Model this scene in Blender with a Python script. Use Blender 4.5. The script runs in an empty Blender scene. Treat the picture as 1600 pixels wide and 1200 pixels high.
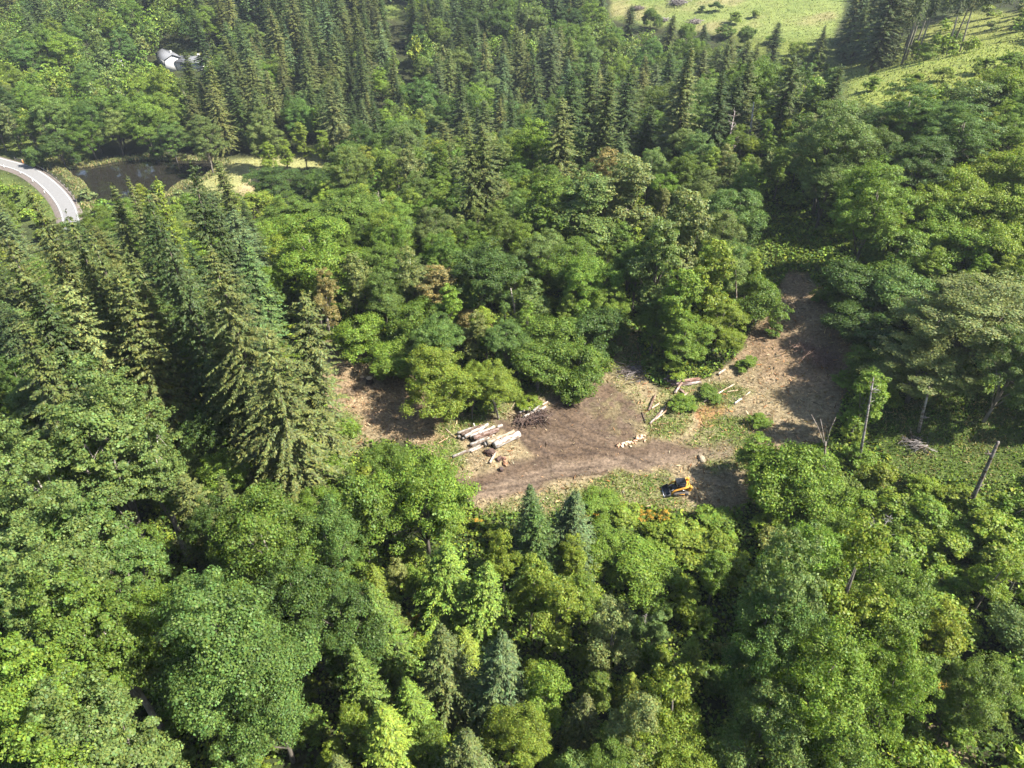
import bpy, math, random
import numpy as np
from mathutils import Vector

random.seed(7)
RNG = np.random.default_rng(7)
scene = bpy.context.scene
COL = scene.collection

# ------------------------------------------------------------------ camera maths (photo pixels 1600x1200)
F, CX, CY = 1110.0, 800.0, 600.0
CAM = np.array([0.0, 0.0, 62.0])
P = math.radians(38.0)
FWD = np.array([0, math.cos(P), -math.sin(P)])
UPV = np.array([0, math.sin(P), math.cos(P)])
RGT = np.array([1.0, 0, 0])


def smooth(a):
    a = np.clip(a, 0, 1)
    return a * a * (3 - 2 * a)


def softplus(a, k):
    a = np.asarray(a, dtype=float) / k
    return k * (np.logaddexp(0, a))


def vnoise(x, y, seed=0):
    """cheap smooth value noise, -1..1"""
    x = np.asarray(x, float); y = np.asarray(y, float)
    xi = np.floor(x).astype(np.int64); yi = np.floor(y).astype(np.int64)
    fx = x - xi; fy = y - yi
    fx = fx * fx * (3 - 2 * fx); fy = fy * fy * (3 - 2 * fy)

    def h(a, b):
        n = (a * 374761393 + b * 668265263 + seed * 974711) & 0x7fffffff
        n = ((n ^ (n >> 13)) * 1274126177) & 0x7fffffff
        return ((n ^ (n >> 16)) & 0xffff) / 32767.5 - 1.0
    return (h(xi, yi) * (1 - fx) + h(xi + 1, yi) * fx) * (1 - fy) + (h(xi, yi + 1) * (1 - fx) + h(xi + 1, yi + 1) * fx) * fy


def fbm(x, y, seed=0, o=4):
    s = 0; a = 1; t = 0
    for i in range(o):
        s = s + a * vnoise(x * 2 ** i, y * 2 ** i, seed + i); t += a; a *= 0.55
    return s / t


def in_poly(px, py, poly):
    px = np.asarray(px); py = np.asarray(py)
    c = np.zeros(px.shape, bool)
    n = len(poly)
    for i in range(n):
        x1, y1 = poly[i]; x2, y2 = poly[(i + 1) % n]
        k = ((y1 > py) != (y2 > py)) & (px < (x2 - x1) * (py - y1) / ((y2 - y1) if y2 != y1 else 1e-9) + x1)
        c ^= k
    return c


def poly_dist(px, py, poly, closed=True):
    px = np.asarray(px, float); py = np.asarray(py, float)
    best = np.full(px.shape, 1e9)
    n = len(poly)
    for i in range(n if closed else n - 1):
        x1, y1 = poly[i]; x2, y2 = poly[(i + 1) % n]
        dx, dy = x2 - x1, y2 - y1
        t = np.clip(((px - x1) * dx + (py - y1) * dy) / (dx * dx + dy * dy + 1e-9), 0, 1)
        best = np.minimum(best, np.hypot(px - x1 - t * dx, py - y1 - t * dy))
    return best


WATER_Z = -22.35
POND_PX = [(80, 255), (110, 254), (113, 263), (150, 258), (200, 250), (290, 250), (335, 251), (346, 258), (318, 279), (290, 285), (262, 304), (215, 318), (185, 330), (160, 332), (140, 312), (131, 292), (108, 272)]


def _plane(px, py, z):
    d = FWD + RGT * (px - CX) / F - UPV * (py - CY) / F
    t = (z - CAM[2]) / d[2]
    return (CAM[0] + d[0] * t, CAM[1] + d[1] * t)


POND_XY = [_plane(a, b, WATER_Z) for a, b in POND_PX]


def terrain(x, y):
    x = np.asarray(x, float); y = np.asarray(y, float)
    hill = 0.34 * softplus(x - 33, 7.0)
    hill = 40 * np.tanh(hill / 40)
    hill = hill * (0.35 + 0.65 * smooth((y - 20) / 60)) * (1 - 0.45 * smooth((y - 130) / 110))
    lm = smooth((-x * 0.6 + y - 115) / 110)
    left = -22.0 * lm
    rise = 0.16 * softplus(y - 262, 14.0)
    rise = 90 * np.tanh(rise / 90)
    bump = 0.35 * fbm(x / 14, y / 14, 3, 3) * (1 - lm * smooth((-x - 10) / 30) * smooth((262 - y) / 20))
    z = hill + left + rise + bump
    near = (x > -190) & (x < -50) & (y > 120) & (y < 270)
    if np.any(near):
        sd = poly_dist(x, y, POND_XY) * np.where(in_poly(x, y, POND_XY), 1, -1)
        flat = smooth((sd + 9) / 6)
        z = z * (1 - flat) + (-22.1) * flat
        z = z - 1.2 * smooth((sd + 0.4) / 1.6)
    return z


def project(x, y, z):
    d = np.stack([np.asarray(x, float) - CAM[0], np.asarray(y, float) - CAM[1], np.asarray(z, float) - CAM[2]], -1)
    dep = d @ FWD
    dep = np.where(dep < 0.5, 0.5, dep)
    return CX + F * (d @ RGT) / dep, CY - F * (d @ UPV) / dep, dep


def hit(px, py, above=0.0):
    """point where the ray through a photo pixel meets terrain + above; returns x,y,ground z,depth"""
    d = FWD + RGT * (px - CX) / F - UPV * (py - CY) / F
    t = np.arange(4, 900, 0.5)
    p = CAM[None] + d[None] * t[:, None]
    g = terrain(p[:, 0], p[:, 1]) + above
    b = np.nonzero(p[:, 2] < g)[0]
    i = b[0] if len(b) else len(t) - 1
    lo, hi = t[max(i - 1, 0)], t[i]
    for _ in range(18):
        m = (lo + hi) / 2; q = CAM + d * m
        if q[2] < float(terrain(q[0], q[1])) + above: hi = m
        else: lo = m
    q = CAM + d * hi
    return q[0], q[1], float(terrain(q[0], q[1])), hi


# ------------------------------------------------------------------ mesh helpers
def mesh_from(name, verts, faces_flat, sizes, mat_idx=None, smooth_shade=False):
    me = bpy.data.meshes.new(name)
    verts = np.asarray(verts, np.float32); faces_flat = np.asarray(faces_flat, np.int32); sizes = np.asarray(sizes, np.int32)
    me.vertices.add(len(verts)); me.vertices.foreach_set('co', verts.ravel())
    me.loops.add(len(faces_flat)); me.loops.foreach_set('vertex_index', faces_flat)
    me.polygons.add(len(sizes))
    st = np.concatenate([[0], np.cumsum(sizes)[:-1]]).astype(np.int32)
    me.polygons.foreach_set('loop_start', st)
    if mat_idx is not None: me.polygons.foreach_set('material_index', np.asarray(mat_idx, np.int32))
    if smooth_shade: me.polygons.foreach_set('use_smooth', np.ones(len(sizes), bool))
    me.update(calc_edges=True); me.validate()
    return me


class MB:
    """collects simple solids into one mesh"""
    def __init__(self): self.v = []; self.f = []; self.s = []; self.m = []; self.n = 0

    def add(self, verts, faces, mat=0):
        self.v.extend([tuple(map(float, p)) for p in verts])
        for f in faces:
            self.f.extend([i + self.n for i in f]); self.s.append(len(f)); self.m.append(mat)
        self.n = len(self.v); return self

    def tube(self, pts, rad, n=7, mat=0, cap=0, jit=0.0, seed=0, squash=1.0):
        r_ = random.Random(seed)
        pts = [Vector(p) for p in pts]; vs = []; fs = []
        prev = None
        for i, p in enumerate(pts):
            t = (pts[min(i + 1, len(pts) - 1)] - pts[max(i - 1, 0)])
            t = t.normalized() if t.length > 1e-9 else Vector((0, 0, 1))
            a = prev if prev is not None else (Vector((1, 0, 0)) if abs(t.x) < 0.9 else Vector((0, 1, 0)))
            u = (a - t * a.dot(t)).normalized(); prev = u
            w = t.cross(u)
            for k in range(n):
                th = 2 * math.pi * k / n
                rr = rad[i] * (1 + jit * (r_.random() - .5) * 2)
                vs.append(p + u * math.cos(th) * rr + w * math.sin(th) * rr * squash)
        for i in range(len(pts) - 1):
            for k in range(n):
                k2 = (k + 1) % n
                fs.append((i * n + k, i * n + k2, (i + 1) * n + k2, (i + 1) * n + k))
        self.add(vs, fs, mat)
        b = self.n - len(vs)
        self.f.extend([b + k for k in reversed(range(n))]); self.s.append(n); self.m.append(cap)
        e = self.n - n
        self.f.extend([e + k for k in range(n)]); self.s.append(n); self.m.append(cap)
        return self

    def box(self, c, size, rot=None, mat=0, bev=0.0):
        x, y, z = size[0] / 2, size[1] / 2, size[2] / 2
        b = min(bev, x * .9, y * .9, z * .9)
        if b > 0:   # chamfered box: 24 verts
            vs = []
            for sx in (-1, 1):
                for sy in (-1, 1):
                    for sz in (-1, 1):
                        vs += [(sx * x, sy * (y - b), sz * (z - b)), (sx * (x - b), sy * y, sz * (z - b)), (sx * (x - b), sy * (y - b), sz * z)]
            idx = lambda sx, sy, sz, k: ((sx > 0) * 4 + (sy > 0) * 2 + (sz > 0)) * 3 + k
            fs = []
            for s in (-1, 1):
                fs.append([idx(s, -1, -1, 0), idx(s, 1, -1, 0), idx(s, 1, 1, 0), idx(s, -1, 1, 0)])
                fs.append([idx(-1, s, -1, 1), idx(1, s, -1, 1), idx(1, s, 1, 1), idx(-1, s, 1, 1)])
                fs.append([idx(-1, -1, s, 2), idx(1, -1, s, 2), idx(1, 1, s, 2), idx(-1, 1, s, 2)])
                for t in (-1, 1):
                    fs.append([idx(s, t, -1, 0), idx(s, t, 1, 0), idx(s, t, 1, 1), idx(s, t, -1, 1)])
                    fs.append([idx(s, -1, t, 0), idx(s, 1, t, 0), idx(s, 1, t, 2), idx(s, -1, t, 2)])
                    fs.append([idx(-1, s, t, 1), idx(1, s, t, 1), idx(1, s, t, 2), idx(-1, s, t, 2)])
                    for u in (-1, 1):
                        fs.append([idx(s, t, u, 0), idx(s, t, u, 1), idx(s, t, u, 2)])
        else:
            vs = [(sx * x, sy * y, sz * z) for sx in (-1, 1) for sy in (-1, 1) for sz in (-1, 1)]
            fs = [(0, 1, 3, 2), (4, 6, 7, 5), (0, 4, 5, 1), (2, 3, 7, 6), (0, 2, 6, 4), (1, 5, 7, 3)]
        c = Vector(c)
        vs = [(rot @ Vector(v) if rot is not None else Vector(v)) + c for v in vs]
        return self.add(vs, fs, mat)

    def prism(self, outline, y0, y1, mat=0):
        """outline in x,z extruded along y"""
        n = len(outline)
        vs = [(p[0], y0, p[1]) for p in outline] + [(p[0], y1, p[1]) for p in outline]
        fs = [tuple(range(n)), tuple(reversed(range(n, 2 * n)))] + [(i, i + n, (i + 1) % n + n, (i + 1) % n) for i in range(n)]
        return self.add(vs, fs, mat)

    def mesh(self, name, sm=False): return mesh_from(name, self.v, self.f, self.s, self.m, sm)

    def obj(self, name, mats, parent=None, sm=False):
        me = self.mesh(name, sm)
        for m in (mats if isinstance(mats, (list, tuple)) else [mats]): me.materials.append(m)
        o = bpy.data.objects.new(name, me); COL.objects.link(o)
        if parent: o.parent = parent
        return o


def link(name, me, mat=None, parent=None):
    if mat is not None and len(me.materials) == 0: me.materials.append(mat)
    o = bpy.data.objects.new(name, me); COL.objects.link(o)
    if parent: o.parent = parent
    return o


def tag(o, label=None, cat=None, group=None, kind=None):
    if label: o['label'] = label
    if cat: o['category'] = cat
    if group: o['group'] = group
    if kind: o['kind'] = kind
    return o


def empty(name, loc=(0, 0, 0), rz=0.0):
    o = bpy.data.objects.new(name, None); COL.objects.link(o)
    o.location = loc; o.rotation_euler = (0, 0, rz); o.empty_display_size = .5
    return o


# ------------------------------------------------------------------ materials
class NT:
    def __init__(self, name):
        self.m = bpy.data.materials.new(name); self.m.use_nodes = True
        self.t = self.m.node_tree; self.t.nodes.clear()
        self.out = self.t.nodes.new('ShaderNodeOutputMaterial')

    def n(self, typ, **kw):
        nd = self.t.nodes.new(typ)
        for k, v in kw.items():
            if k.startswith('i_'):
                key = k[2:]
                key = int(key) if key.isdigit() else key.replace('__', ' ')
                if hasattr(v, 'is_output') or isinstance(v, bpy.types.NodeSocket): self.t.links.new(v, nd.inputs[key])
                else: nd.inputs[key].default_value = v
            else: setattr(nd, k, v)
        return nd

    def math(self, op, a, b=None, c=None):
        nd = self.t.nodes.new('ShaderNodeMath'); nd.operation = op
        for i, v in enumerate((a, b, c)):
            if v is None: continue
            if isinstance(v, bpy.types.NodeSocket): self.t.links.new(v, nd.inputs[i])
            else: nd.inputs[i].default_value = v
        return nd.outputs[0]

    def mix(self, fac, a, b, blend='MIX'):
        nd = self.t.nodes.new('ShaderNodeMix'); nd.data_type = 'RGBA'; nd.blend_type = blend
        for i, v in ((0, fac), (6, a), (7, b)):
            if isinstance(v, bpy.types.NodeSocket): self.t.links.new(v, nd.inputs[i])
            else: nd.inputs[i].default_value = v
        return nd.outputs[2]

    def noise(self, vec, scale, detail=3, rough=.55):
        nd = self.n('ShaderNodeTexNoise', i_Scale=scale, i_Detail=detail, i_Roughness=rough)
        if vec is not None: self.t.links.new(vec, nd.inputs['Vector'])
        return nd.outputs['Fac']

    def ramp(self, fac, lo, hi, a=0.0, b=1.0):
        nd = self.n('ShaderNodeMapRange', i_From__Min=lo, i_From__Max=hi, i_To__Min=a, i_To__Max=b)
        self.t.links.new(fac, nd.inputs['Value']); return nd.outputs[0]

    def surf(self, s): self.t.links.new(s, self.out.inputs['Surface']); return self.m


def foliage_mat(name, transl=0.3, var=0.5, spec=0.25, rough=.5, attr=None):
    t = NT(name)
    oi = t.n('ShaderNodeAttribute', attribute_name=attr) if attr else t.n('ShaderNodeObjectInfo')
    geo = t.n('ShaderNodeNewGeometry'); tc = t.n('ShaderNodeTexCoord')
    rnd = geo.outputs['Random Per Island']
    val = t.ramp(rnd, 0, 1, 1 - var, 1 + var)
    nz = t.noise(tc.outputs['Object'], 0.55, 3)
    val2 = t.ramp(nz, .3, .7, .72, 1.3)
    v = t.math('MULTIPLY', t.math('MULTIPLY', val, val2), t.ramp(t.noise(tc.outputs['Object'], 1.5, 2), .3, .7, .8, 1.2))
    hue = t.math('FRACT', t.math('MULTIPLY', rnd, 17.3))
    comb = t.n('ShaderNodeCombineColor')
    for i, s in enumerate((t.math('MULTIPLY', v, t.ramp(hue, 0, 1, .82, 1.22)), v, t.math('MULTIPLY', v, t.ramp(hue, 0, 1, 1.15, .8)))):
        t.t.links.new(s, comb.inputs[i])
    col = t.mix(1.0, oi.outputs['Color'], comb.outputs[0], 'MULTIPLY')
    p = t.n('ShaderNodeBsdfPrincipled', i_Base__Color=col, i_Roughness=rough)
    p.inputs['Specular IOR Level'].default_value = spec
    tcol = t.mix(1.0, col, (1.25, 1.35, .55, 1), 'MULTIPLY')
    tr = t.n('ShaderNodeBsdfTranslucent', i_Color=tcol)
    mx = t.n('ShaderNodeMixShader', i_0=transl)
    t.t.links.new(p.outputs[0], mx.inputs[1]); t.t.links.new(tr.outputs[0], mx.inputs[2])
    return t.surf(mx.outputs[0])


def simple_mat(name, col, rough=.8, nscale=6.0, amt=.35, spec=.3, metal=0.0, bump=0.0, stretch=None, col2=None):
    t = NT(name)
    tc = t.n('ShaderNodeTexCoord'); vec = tc.outputs['Object']
    if stretch:
        mp = t.n('ShaderNodeMapping'); mp.inputs['Scale'].default_value = stretch
        t.t.links.new(vec, mp.inputs['Vector']); vec = mp.outputs[0]
    nz = t.noise(vec, nscale, 4)
    if col2 is not None:
        c = t.mix(t.ramp(nz, .38, .62), (*col, 1), (*col2, 1))
    else:
        v = t.ramp(nz, .25, .75, 1 - amt, 1 + amt)
        cc = t.n('ShaderNodeCombineColor')
        for i in range(3): t.t.links.new(v, cc.inputs[i])
        c = t.mix(1.0, (*col, 1), cc.outputs[0], 'MULTIPLY')
    p = t.n('ShaderNodeBsdfPrincipled', i_Base__Color=c, i_Roughness=rough, i_Metallic=metal)
    p.inputs['Specular IOR Level'].default_value = spec
    if bump:
        b = t.n('ShaderNodeBump', i_Strength=bump, i_Distance=.05, i_Height=nz)
        t.t.links.new(b.outputs[0], p.inputs['Normal'])
    return t.surf(p.outputs[0])


def objcol_mat(name, rough=.85, nscale=4.0, amt=.4, stretch=None, patch=0):
    t = NT(name)
    oi = t.n('ShaderNodeObjectInfo'); tc = t.n('ShaderNodeTexCoord'); vec = tc.outputs['Object']
    if stretch:
        mp = t.n('ShaderNodeMapping'); mp.inputs['Scale'].default_value = stretch
        t.t.links.new(vec, mp.inputs['Vector']); vec = mp.outputs[0]
    nz = t.noise(vec, nscale, 5, .65)
    v = t.ramp(nz, .3, .7, 1 - amt, 1 + amt)
    cc = t.n('ShaderNodeCombineColor')
    for i in range(3): t.t.links.new(v, cc.inputs[i])
    c = t.mix(1.0, oi.outputs['Color'], cc.outputs[0], 'MULTIPLY')
    if patch:
        pn = t.noise(vec, nscale * .7, 4, .7)
        c = t.mix(t.ramp(pn, .50, .57), c, t.mix(1.0, c, (.42, .33, .27, 1), 'MULTIPLY'))
    p = t.n('ShaderNodeBsdfPrincipled', i_Base__Color=c, i_Roughness=rough)
    p.inputs['Specular IOR Level'].default_value = .2
    b = t.n('ShaderNodeBump', i_Strength=.5, i_Distance=.05, i_Height=nz)
    t.t.links.new(b.outputs[0], p.inputs['Normal'])
    return t.surf(p.outputs[0])


M_LEAF = foliage_mat('broadleaf_foliage', .33, .30, .2, .5)
M_NEEDLE = foliage_mat('conifer_needles', .16, .40, .2, .55)
M_TUFT = foliage_mat('ground_foliage', .28, .45, .15, .6, 'Col')
M_BARK = objcol_mat('bark', .9, 5, .45, (1, 1, .25))
M_WOOD = objcol_mat('weathered_wood', .85, 2.4, .38, (.45, 1.6, 1.6), .55)
M_CUT = objcol_mat('cut_wood', .8, 9.0, .25)
M_FLOWER = simple_mat('broom_blossom', (.42, .22, .02), .6, 3, .3)


# ------------------------------------------------------------------ foliage geometry
def leaf_quads(pos, nrm, size, aspect, rng, along=None):
    """kite-shaped leaves: pos Nx3, nrm Nx3, size N -> verts 4Nx3"""
    n = len(pos)
    nrm = nrm / (np.linalg.norm(nrm, axis=1, keepdims=True) + 1e-9)
    a = rng.normal(size=(n, 3)) if along is None else along
    t = a - nrm * (a * nrm).sum(1, keepdims=True)
    t /= np.linalg.norm(t, axis=1, keepdims=True) + 1e-9
    b = np.cross(nrm, t)
    s = np.asarray(size)[:, None]
    w = s * aspect
    v = np.empty((n, 4, 3))
    v[:, 0] = pos - t * s * .5
    v[:, 1] = pos + b * w * .5 - nrm * s * .10
    v[:, 2] = pos + t * s * .5
    v[:, 3] = pos - b * w * .5 - nrm * s * .10
    return v.reshape(-1, 3)


def quads_mesh(name, verts):
    n = len(verts) // 4
    return mesh_from(name, verts, np.arange(4 * n), np.full(n, 4))


def make_broadleaf(name, seed, H=14.0, R=5.0, base=.28, lobes=7, clumps=150, per=85, leaf=.30, cr=.95, top=1.0, airy=0.1, limbcol=1, upright=0.0):
    """a tree with a lobed crown; returns (trunk mesh, crown mesh)"""
    rng = np.random.default_rng(seed)
    z0, z1 = H * base, H
    zc, zh = (z0 + z1) / 2, (z1 - z0) / 2
    L = []
    for i in range(lobes):
        a = i * 2.399 + rng.uniform(-.5, .5)
        q = rng.uniform(.22, .78) * R
        hz = rng.uniform(-.55, .55)
        q *= (1 - .55 * max(hz, 0)) * (1 - upright * .3)
        L.append((math.cos(a) * q, math.sin(a) * q, zc + hz * zh, rng.uniform(.20, .46) * R))
    L.append((rng.uniform(-.1, .1) * R, rng.uniform(-.1, .1) * R, z1 - .42 * R * top, .44 * R))
    L = np.array(L)
    flat = np.array([1, 1, max(.75, zh / R * .8)])
    cs, cd = [], []
    tries = 0
    while len(cs) < clumps and tries < clumps * 30:
        tries += 1
        k = rng.integers(len(L)); d = rng.normal(size=3); d[2] += .35; d /= np.linalg.norm(d)
        rad = L[k, 3] * rng.uniform(.5, 1.15)
        p = L[k, :3] + d * rad * flat
        if p[2] < z0 * .85 or p[2] > H * 1.12: continue
        inside = (np.linalg.norm((p - L[:, :3]) / flat, axis=1) < L[:, 3] * .72).any()
        if inside and rng.random() > airy: continue
        cs.append(p); cd.append(d)
    cs = np.array(cs); cd = np.array(cd)
    allp, alln, alls = [], [], []
    for p, d in zip(cs, cd):
        m = int(per * rng.uniform(.5, 1.4)); r = cr * rng.uniform(.65, 1.35) * R / 5.0
        g = rng.normal(size=(m, 3)); g /= np.linalg.norm(g, axis=1, keepdims=True)
        g *= (rng.random(m) ** .45)[:, None]
        g[:, 2] = np.abs(g[:, 2]) * np.where(rng.random(m) < .78, 1, -.6)
        off = g * r * np.array([1.08, 1.08, .66])
        off += d * 0
        allp.append(p + off)
        alln.append(g * .75 + d * .35 + np.array([0, 0, .35]) + rng.normal(size=(m, 3)) * .45)
        alls.append(leaf * rng.uniform(.4, 1.5, m) * rng.uniform(.8, 1.2))
    # inner fill, sparse
    pos = np.concatenate(allp); nr = np.concatenate(alln); sz = np.concatenate(alls)
    crown = quads_mesh(name + '_crown', leaf_quads(pos, nr, sz, .8, rng))
    mb = MB()
    tr = .028 * H * .48
    tw = [Vector((0, 0, -.4)), Vector((rng.normal() * .1, rng.normal() * .1, z0 * .6)), Vector((rng.normal() * .25, rng.normal() * .25, zc)), Vector((L[-1, 0], L[-1, 1], z1 * .82))]
    mb.tube(tw, [tr * 1.25, tr, tr * .7, tr * .12], 7)
    for k in range(len(L) - 1):
        s = tw[1].lerp(tw[2], rng.uniform(0, .8)); e = Vector(L[k, :3]) - Vector((0, 0, .3 * L[k, 3]))
        mid = s.lerp(e, .5) + Vector((0, 0, .1 * R))
        mb.tube([s, mid, e], [tr * .5, tr * .34, tr * .14], 5)
    for i in range(0, len(cs), 3):
        if cs[i][2] > .72 * H: continue
        k = int(np.argmin(np.linalg.norm(cs[i] - L[:, :3], axis=1)))
        s = Vector(L[k, :3]) - Vector((0, 0, .25 * L[k, 3])); e = Vector(cs[i]) * .97
        mb.tube([s, e.lerp(s, .45) + Vector((0, 0, .05 * R)), e], [tr * .12, tr * .08, tr * .03], 4)
    trunk = mb.mesh(name + '_trunk', True)
    return trunk, crown


def make_conifer(name, seed, H=25.0, R=3.6, base=.08, gap=.55, nb=6, spray=.95, droop=.5, power=.85, density=1.0, ragged=.25):
    rng = np.random.default_rng(seed)
    P_, N_, S_, A_ = [], [], [], []
    mb = MB()
    tr = H * .0125
    lean = rng.normal(size=2) * .006 * H
    mb.tube([(0, 0, -.5), (lean[0] * .3, lean[1] * .3, H * .35), (lean[0] * .7, lean[1] * .7, H * .72), (lean[0], lean[1], H * .985)], [tr * 1.3, tr, tr * .5, tr * .06], 7)
    z = H * base
    while z < H * .985:
        f = (z - H * base) / (H - H * base)
        Lm = R * (1 - f) ** power
        Lm *= min(1, .75 + f * 1.6)
        n = nb if f < .85 else max(3, nb - 2)
        a0 = rng.uniform(0, 6.28)
        cx, cy = lean * (z / H)
        for b in range(n):
            a = a0 + 2 * math.pi * b / n + rng.normal() * .3
            Lb = max(.25, Lm * rng.uniform(1 - ragged * 1.6, 1 + ragged))
            pitch = -.05 + .55 * f + rng.normal() * .08
            dr = droop * (1 - .6 * f)
            dirh = np.array([math.cos(a), math.sin(a), 0]); side = np.array([-math.sin(a), math.cos(a), 0])
            m = max(3, int((3 + Lb / spray * 3.6) * density))
            s = np.sort(rng.uniform(.12, 1.0, m)); s[-1] = 1
            zz = z + rng.normal() * .1
            c = np.array([cx, cy, zz]) + dirh * (Lb * s)[:, None]
            c[:, 2] += Lb * (pitch * s - dr * s * s)
            slope = pitch - 2 * dr * s
            for sd in (-1, 1):
                al = dirh * .8 + side * sd * rng.uniform(.55, 1.0, m)[:, None]
                al[:, 2] += slope * .8 - .25 + rng.normal(size=m) * .18
                al /= np.linalg.norm(al, axis=1, keepdims=True)
                sz = spray * (1.1 - .55 * s) * rng.uniform(.6, 1.25, m) * (.55 + .45 * (1 - f))
                P_.append(c + al * (sz * .45)[:, None]); S_.append(sz); A_.append(al)
                nn = np.tile(np.array([0, 0, 1.0]), (m, 1)) + dirh * .35 + side * sd * .25 + rng.normal(size=(m, 3)) * .38
                N_.append(nn)
            if Lb > .8 and b % 2 == 0:
                mb.tube([(cx, cy, zz), tuple(np.array([cx, cy, zz + Lb * (pitch * .5 - dr * .25)]) + dirh * Lb * .5), tuple(np.array([cx, cy, zz + Lb * (pitch * .85 - dr * .72)]) + dirh * Lb * .85)], [tr * .2 * (1 - f) + .02, tr * .13 * (1 - f) + .012, .008], 3)
        z += gap * rng.uniform(.7, 1.3) * (1.0 - .45 * f)
    # leader tuft
    m = 10
    P_.append(np.array([lean[0], lean[1], H]) + rng.normal(size=(m, 3)) * np.array([.08, .08, .35])); S_.append(rng.uniform(.25, .5, m) * spray)
    A_.append(np.array([0, 0, 1.0]) + rng.normal(size=(m, 3)) * .35); N_.append(rng.normal(size=(m, 3)))
    v = leaf_quads(np.concatenate(P_), np.concatenate(N_), np.concatenate(S_), .36, rng, np.concatenate(A_))
    return mb.mesh(name + '_trunk', True), quads_mesh(name + '_crown', v)


def make_dead(name, seed, H=9.0, spread=2.2, n=16, twig=5):
    rng = np.random.default_rng(seed); mb = MB(); tr = H * .014 + .03
    top = Vector((rng.normal() * .04 * H, rng.normal() * .04 * H, H))
    mid = top * .5 + Vector((rng.normal() * .03 * H, rng.normal() * .03 * H, 0))
    mb.tube([(0, 0, -.3), mid, top], [tr, tr * .7, tr * .15], 6)
    for i in range(n):
        f = rng.uniform(.3, .95); s = mid.lerp(top, (f - .5) * 2) if f > .5 else Vector((0, 0, 0)).lerp(mid, f * 2)
        a = rng.uniform(0, 6.28); l = spread * rng.uniform(.35, 1) * (1.25 - f)
        d = Vector((math.cos(a), math.sin(a), rng.uniform(.1, .9)))
        e = s + d * l; m1 = s.lerp(e, .5) + Vector((rng.normal() * .12, rng.normal() * .12, .1))
        mb.tube([s, m1, e], [tr * .32, tr * .2, .012], 4)
        for j in range(twig):
            q = m1.lerp(e, rng.uniform(0, 1)); dd = Vector((rng.normal(), rng.normal(), rng.normal() * .6 + .3)) * l * .28
            mb.tube([q, q + dd], [tr * .1 + .008, .006], 3)
    return mb.mesh(name, True)


random.seed(3)
PROTO = {}
PROTO['round'] = [(*make_broadleaf('round_tree', 10 + i, 14, 5.2, .2, 14, 275, 180, .16, .68, airy=.08), 14, 5.2) for i in range(5)]
PROTO['maple'] = [(*make_broadleaf('maple_tree', 20 + i, 18, 6.2, .18, 18, 300, 225, .165, .64, airy=.08), 18, 6.2) for i in range(4)]
PROTO['alder'] = [(*make_broadleaf('alder_tree', 30 + i, 15, 4.0, .22, 8, 190, 95, .22, .8, airy=.3, upright=.6), 15, 4.0) for i in range(4)]
PROTO['bushy'] = [(*make_broadleaf('bushy_tree', 120 + i, 7, 4.4, .03, 12, 270, 120, .18, .85, airy=.15), 7, 4.4) for i in range(4)]
PROTO['poplar'] = [(*make_broadleaf('poplar_tree', 40 + i, 24, 5.0, .2, 18, 360, 150, .19, .60, airy=.15, upright=1.0), 24, 5.0) for i in range(3)]
PROTO['shrub'] = [(*make_broadleaf('shrub', 50 + i, 3.6, 2.2, .05, 8, 130, 65, .17, .9, airy=.2), 3.6, 2.2) for i in range(4)]
PROTO['fir'] = [(*make_conifer('fir_tree', 60 + i, 26, 4.0, .05 + .03 * (i % 3), .58 + .06 * (i % 2), 7, .86, .34 + .06 * (i % 3), [.62, .75, .55, .85, .68, .6][i], 1.35, .34 + .05 * (i % 3)), 26, 4.0) for i in range(6)]
PROTO['tallfir'] = [(*make_conifer('tall_fir_tree', 70 + i, 26, 3.0, .50, .6, 6, .95, .45, .7, 1.0, .35), 26, 3.0) for i in range(2)]
PROTO['bigfir'] = [(*make_conifer('big_fir_tree', 80 + i, 30, 6.0, .06, .60, 8, .76, .5 + .06 * i, .56 + .1 * i, 1.7, .52), 30, 6.0) for i in range(4)]
PROTO['youngfir'] = [(*make_conifer('young_fir_tree', 90 + i, 12, 3.2, .02, .34, 8, .62, .18, .8, 1.35, .2), 12, 3.2) for i in range(3)]
PROTO['dead'] = [(make_dead('dead_tree_wood', 100 + i, 9, 2.4, 18), None, 9, 2.4) for i in range(3)]

for k, lst in PROTO.items():
    for tr, cr, _h, _r in lst:
        tr.materials.append(M_BARK)
        if cr is not None: cr.materials.append(M_NEEDLE if 'fir' in k else M_LEAF)

COLS = {
    'dk': (.046, .070, .020), 'cf': (.078, .100, .027), 'ol': (.092, .110, .031), 'bl': (.072, .108, .037),
    'yg': (.138, .182, .024), 'gr': (.088, .138, .022), 'br': (.115, .178, .024), 'gg': (.102, .148, .038),
    'pl': (.138, .166, .052), 'oc': (.180, .155, .055), 'dg': (.054, .092, .020), 'mg': (.080, .134, .030), 'lm': (.142, .196, .025),
}
TREES = []   # dicts: kind, name, pos, h, r, col, label info


def add_tree(kind, x, y, h, r, col, label=None, rz=None, lean=(0, 0), group=None, hero=False, var=None, seed=None, zoff=0.0):
    c = np.array(COLS[col] if isinstance(col, str) else col)
    TREES.append(dict(kind=kind, x=x, y=y, z=float(terrain(x, y)) + zoff, h=h, r=r, col=c, label=label, rz=random.uniform(0, 6.28) if rz is None else rz,
                      lean=lean, group=group, hero=hero, var=random.randrange(99) if var is None else var))
    return TREES[-1]
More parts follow.
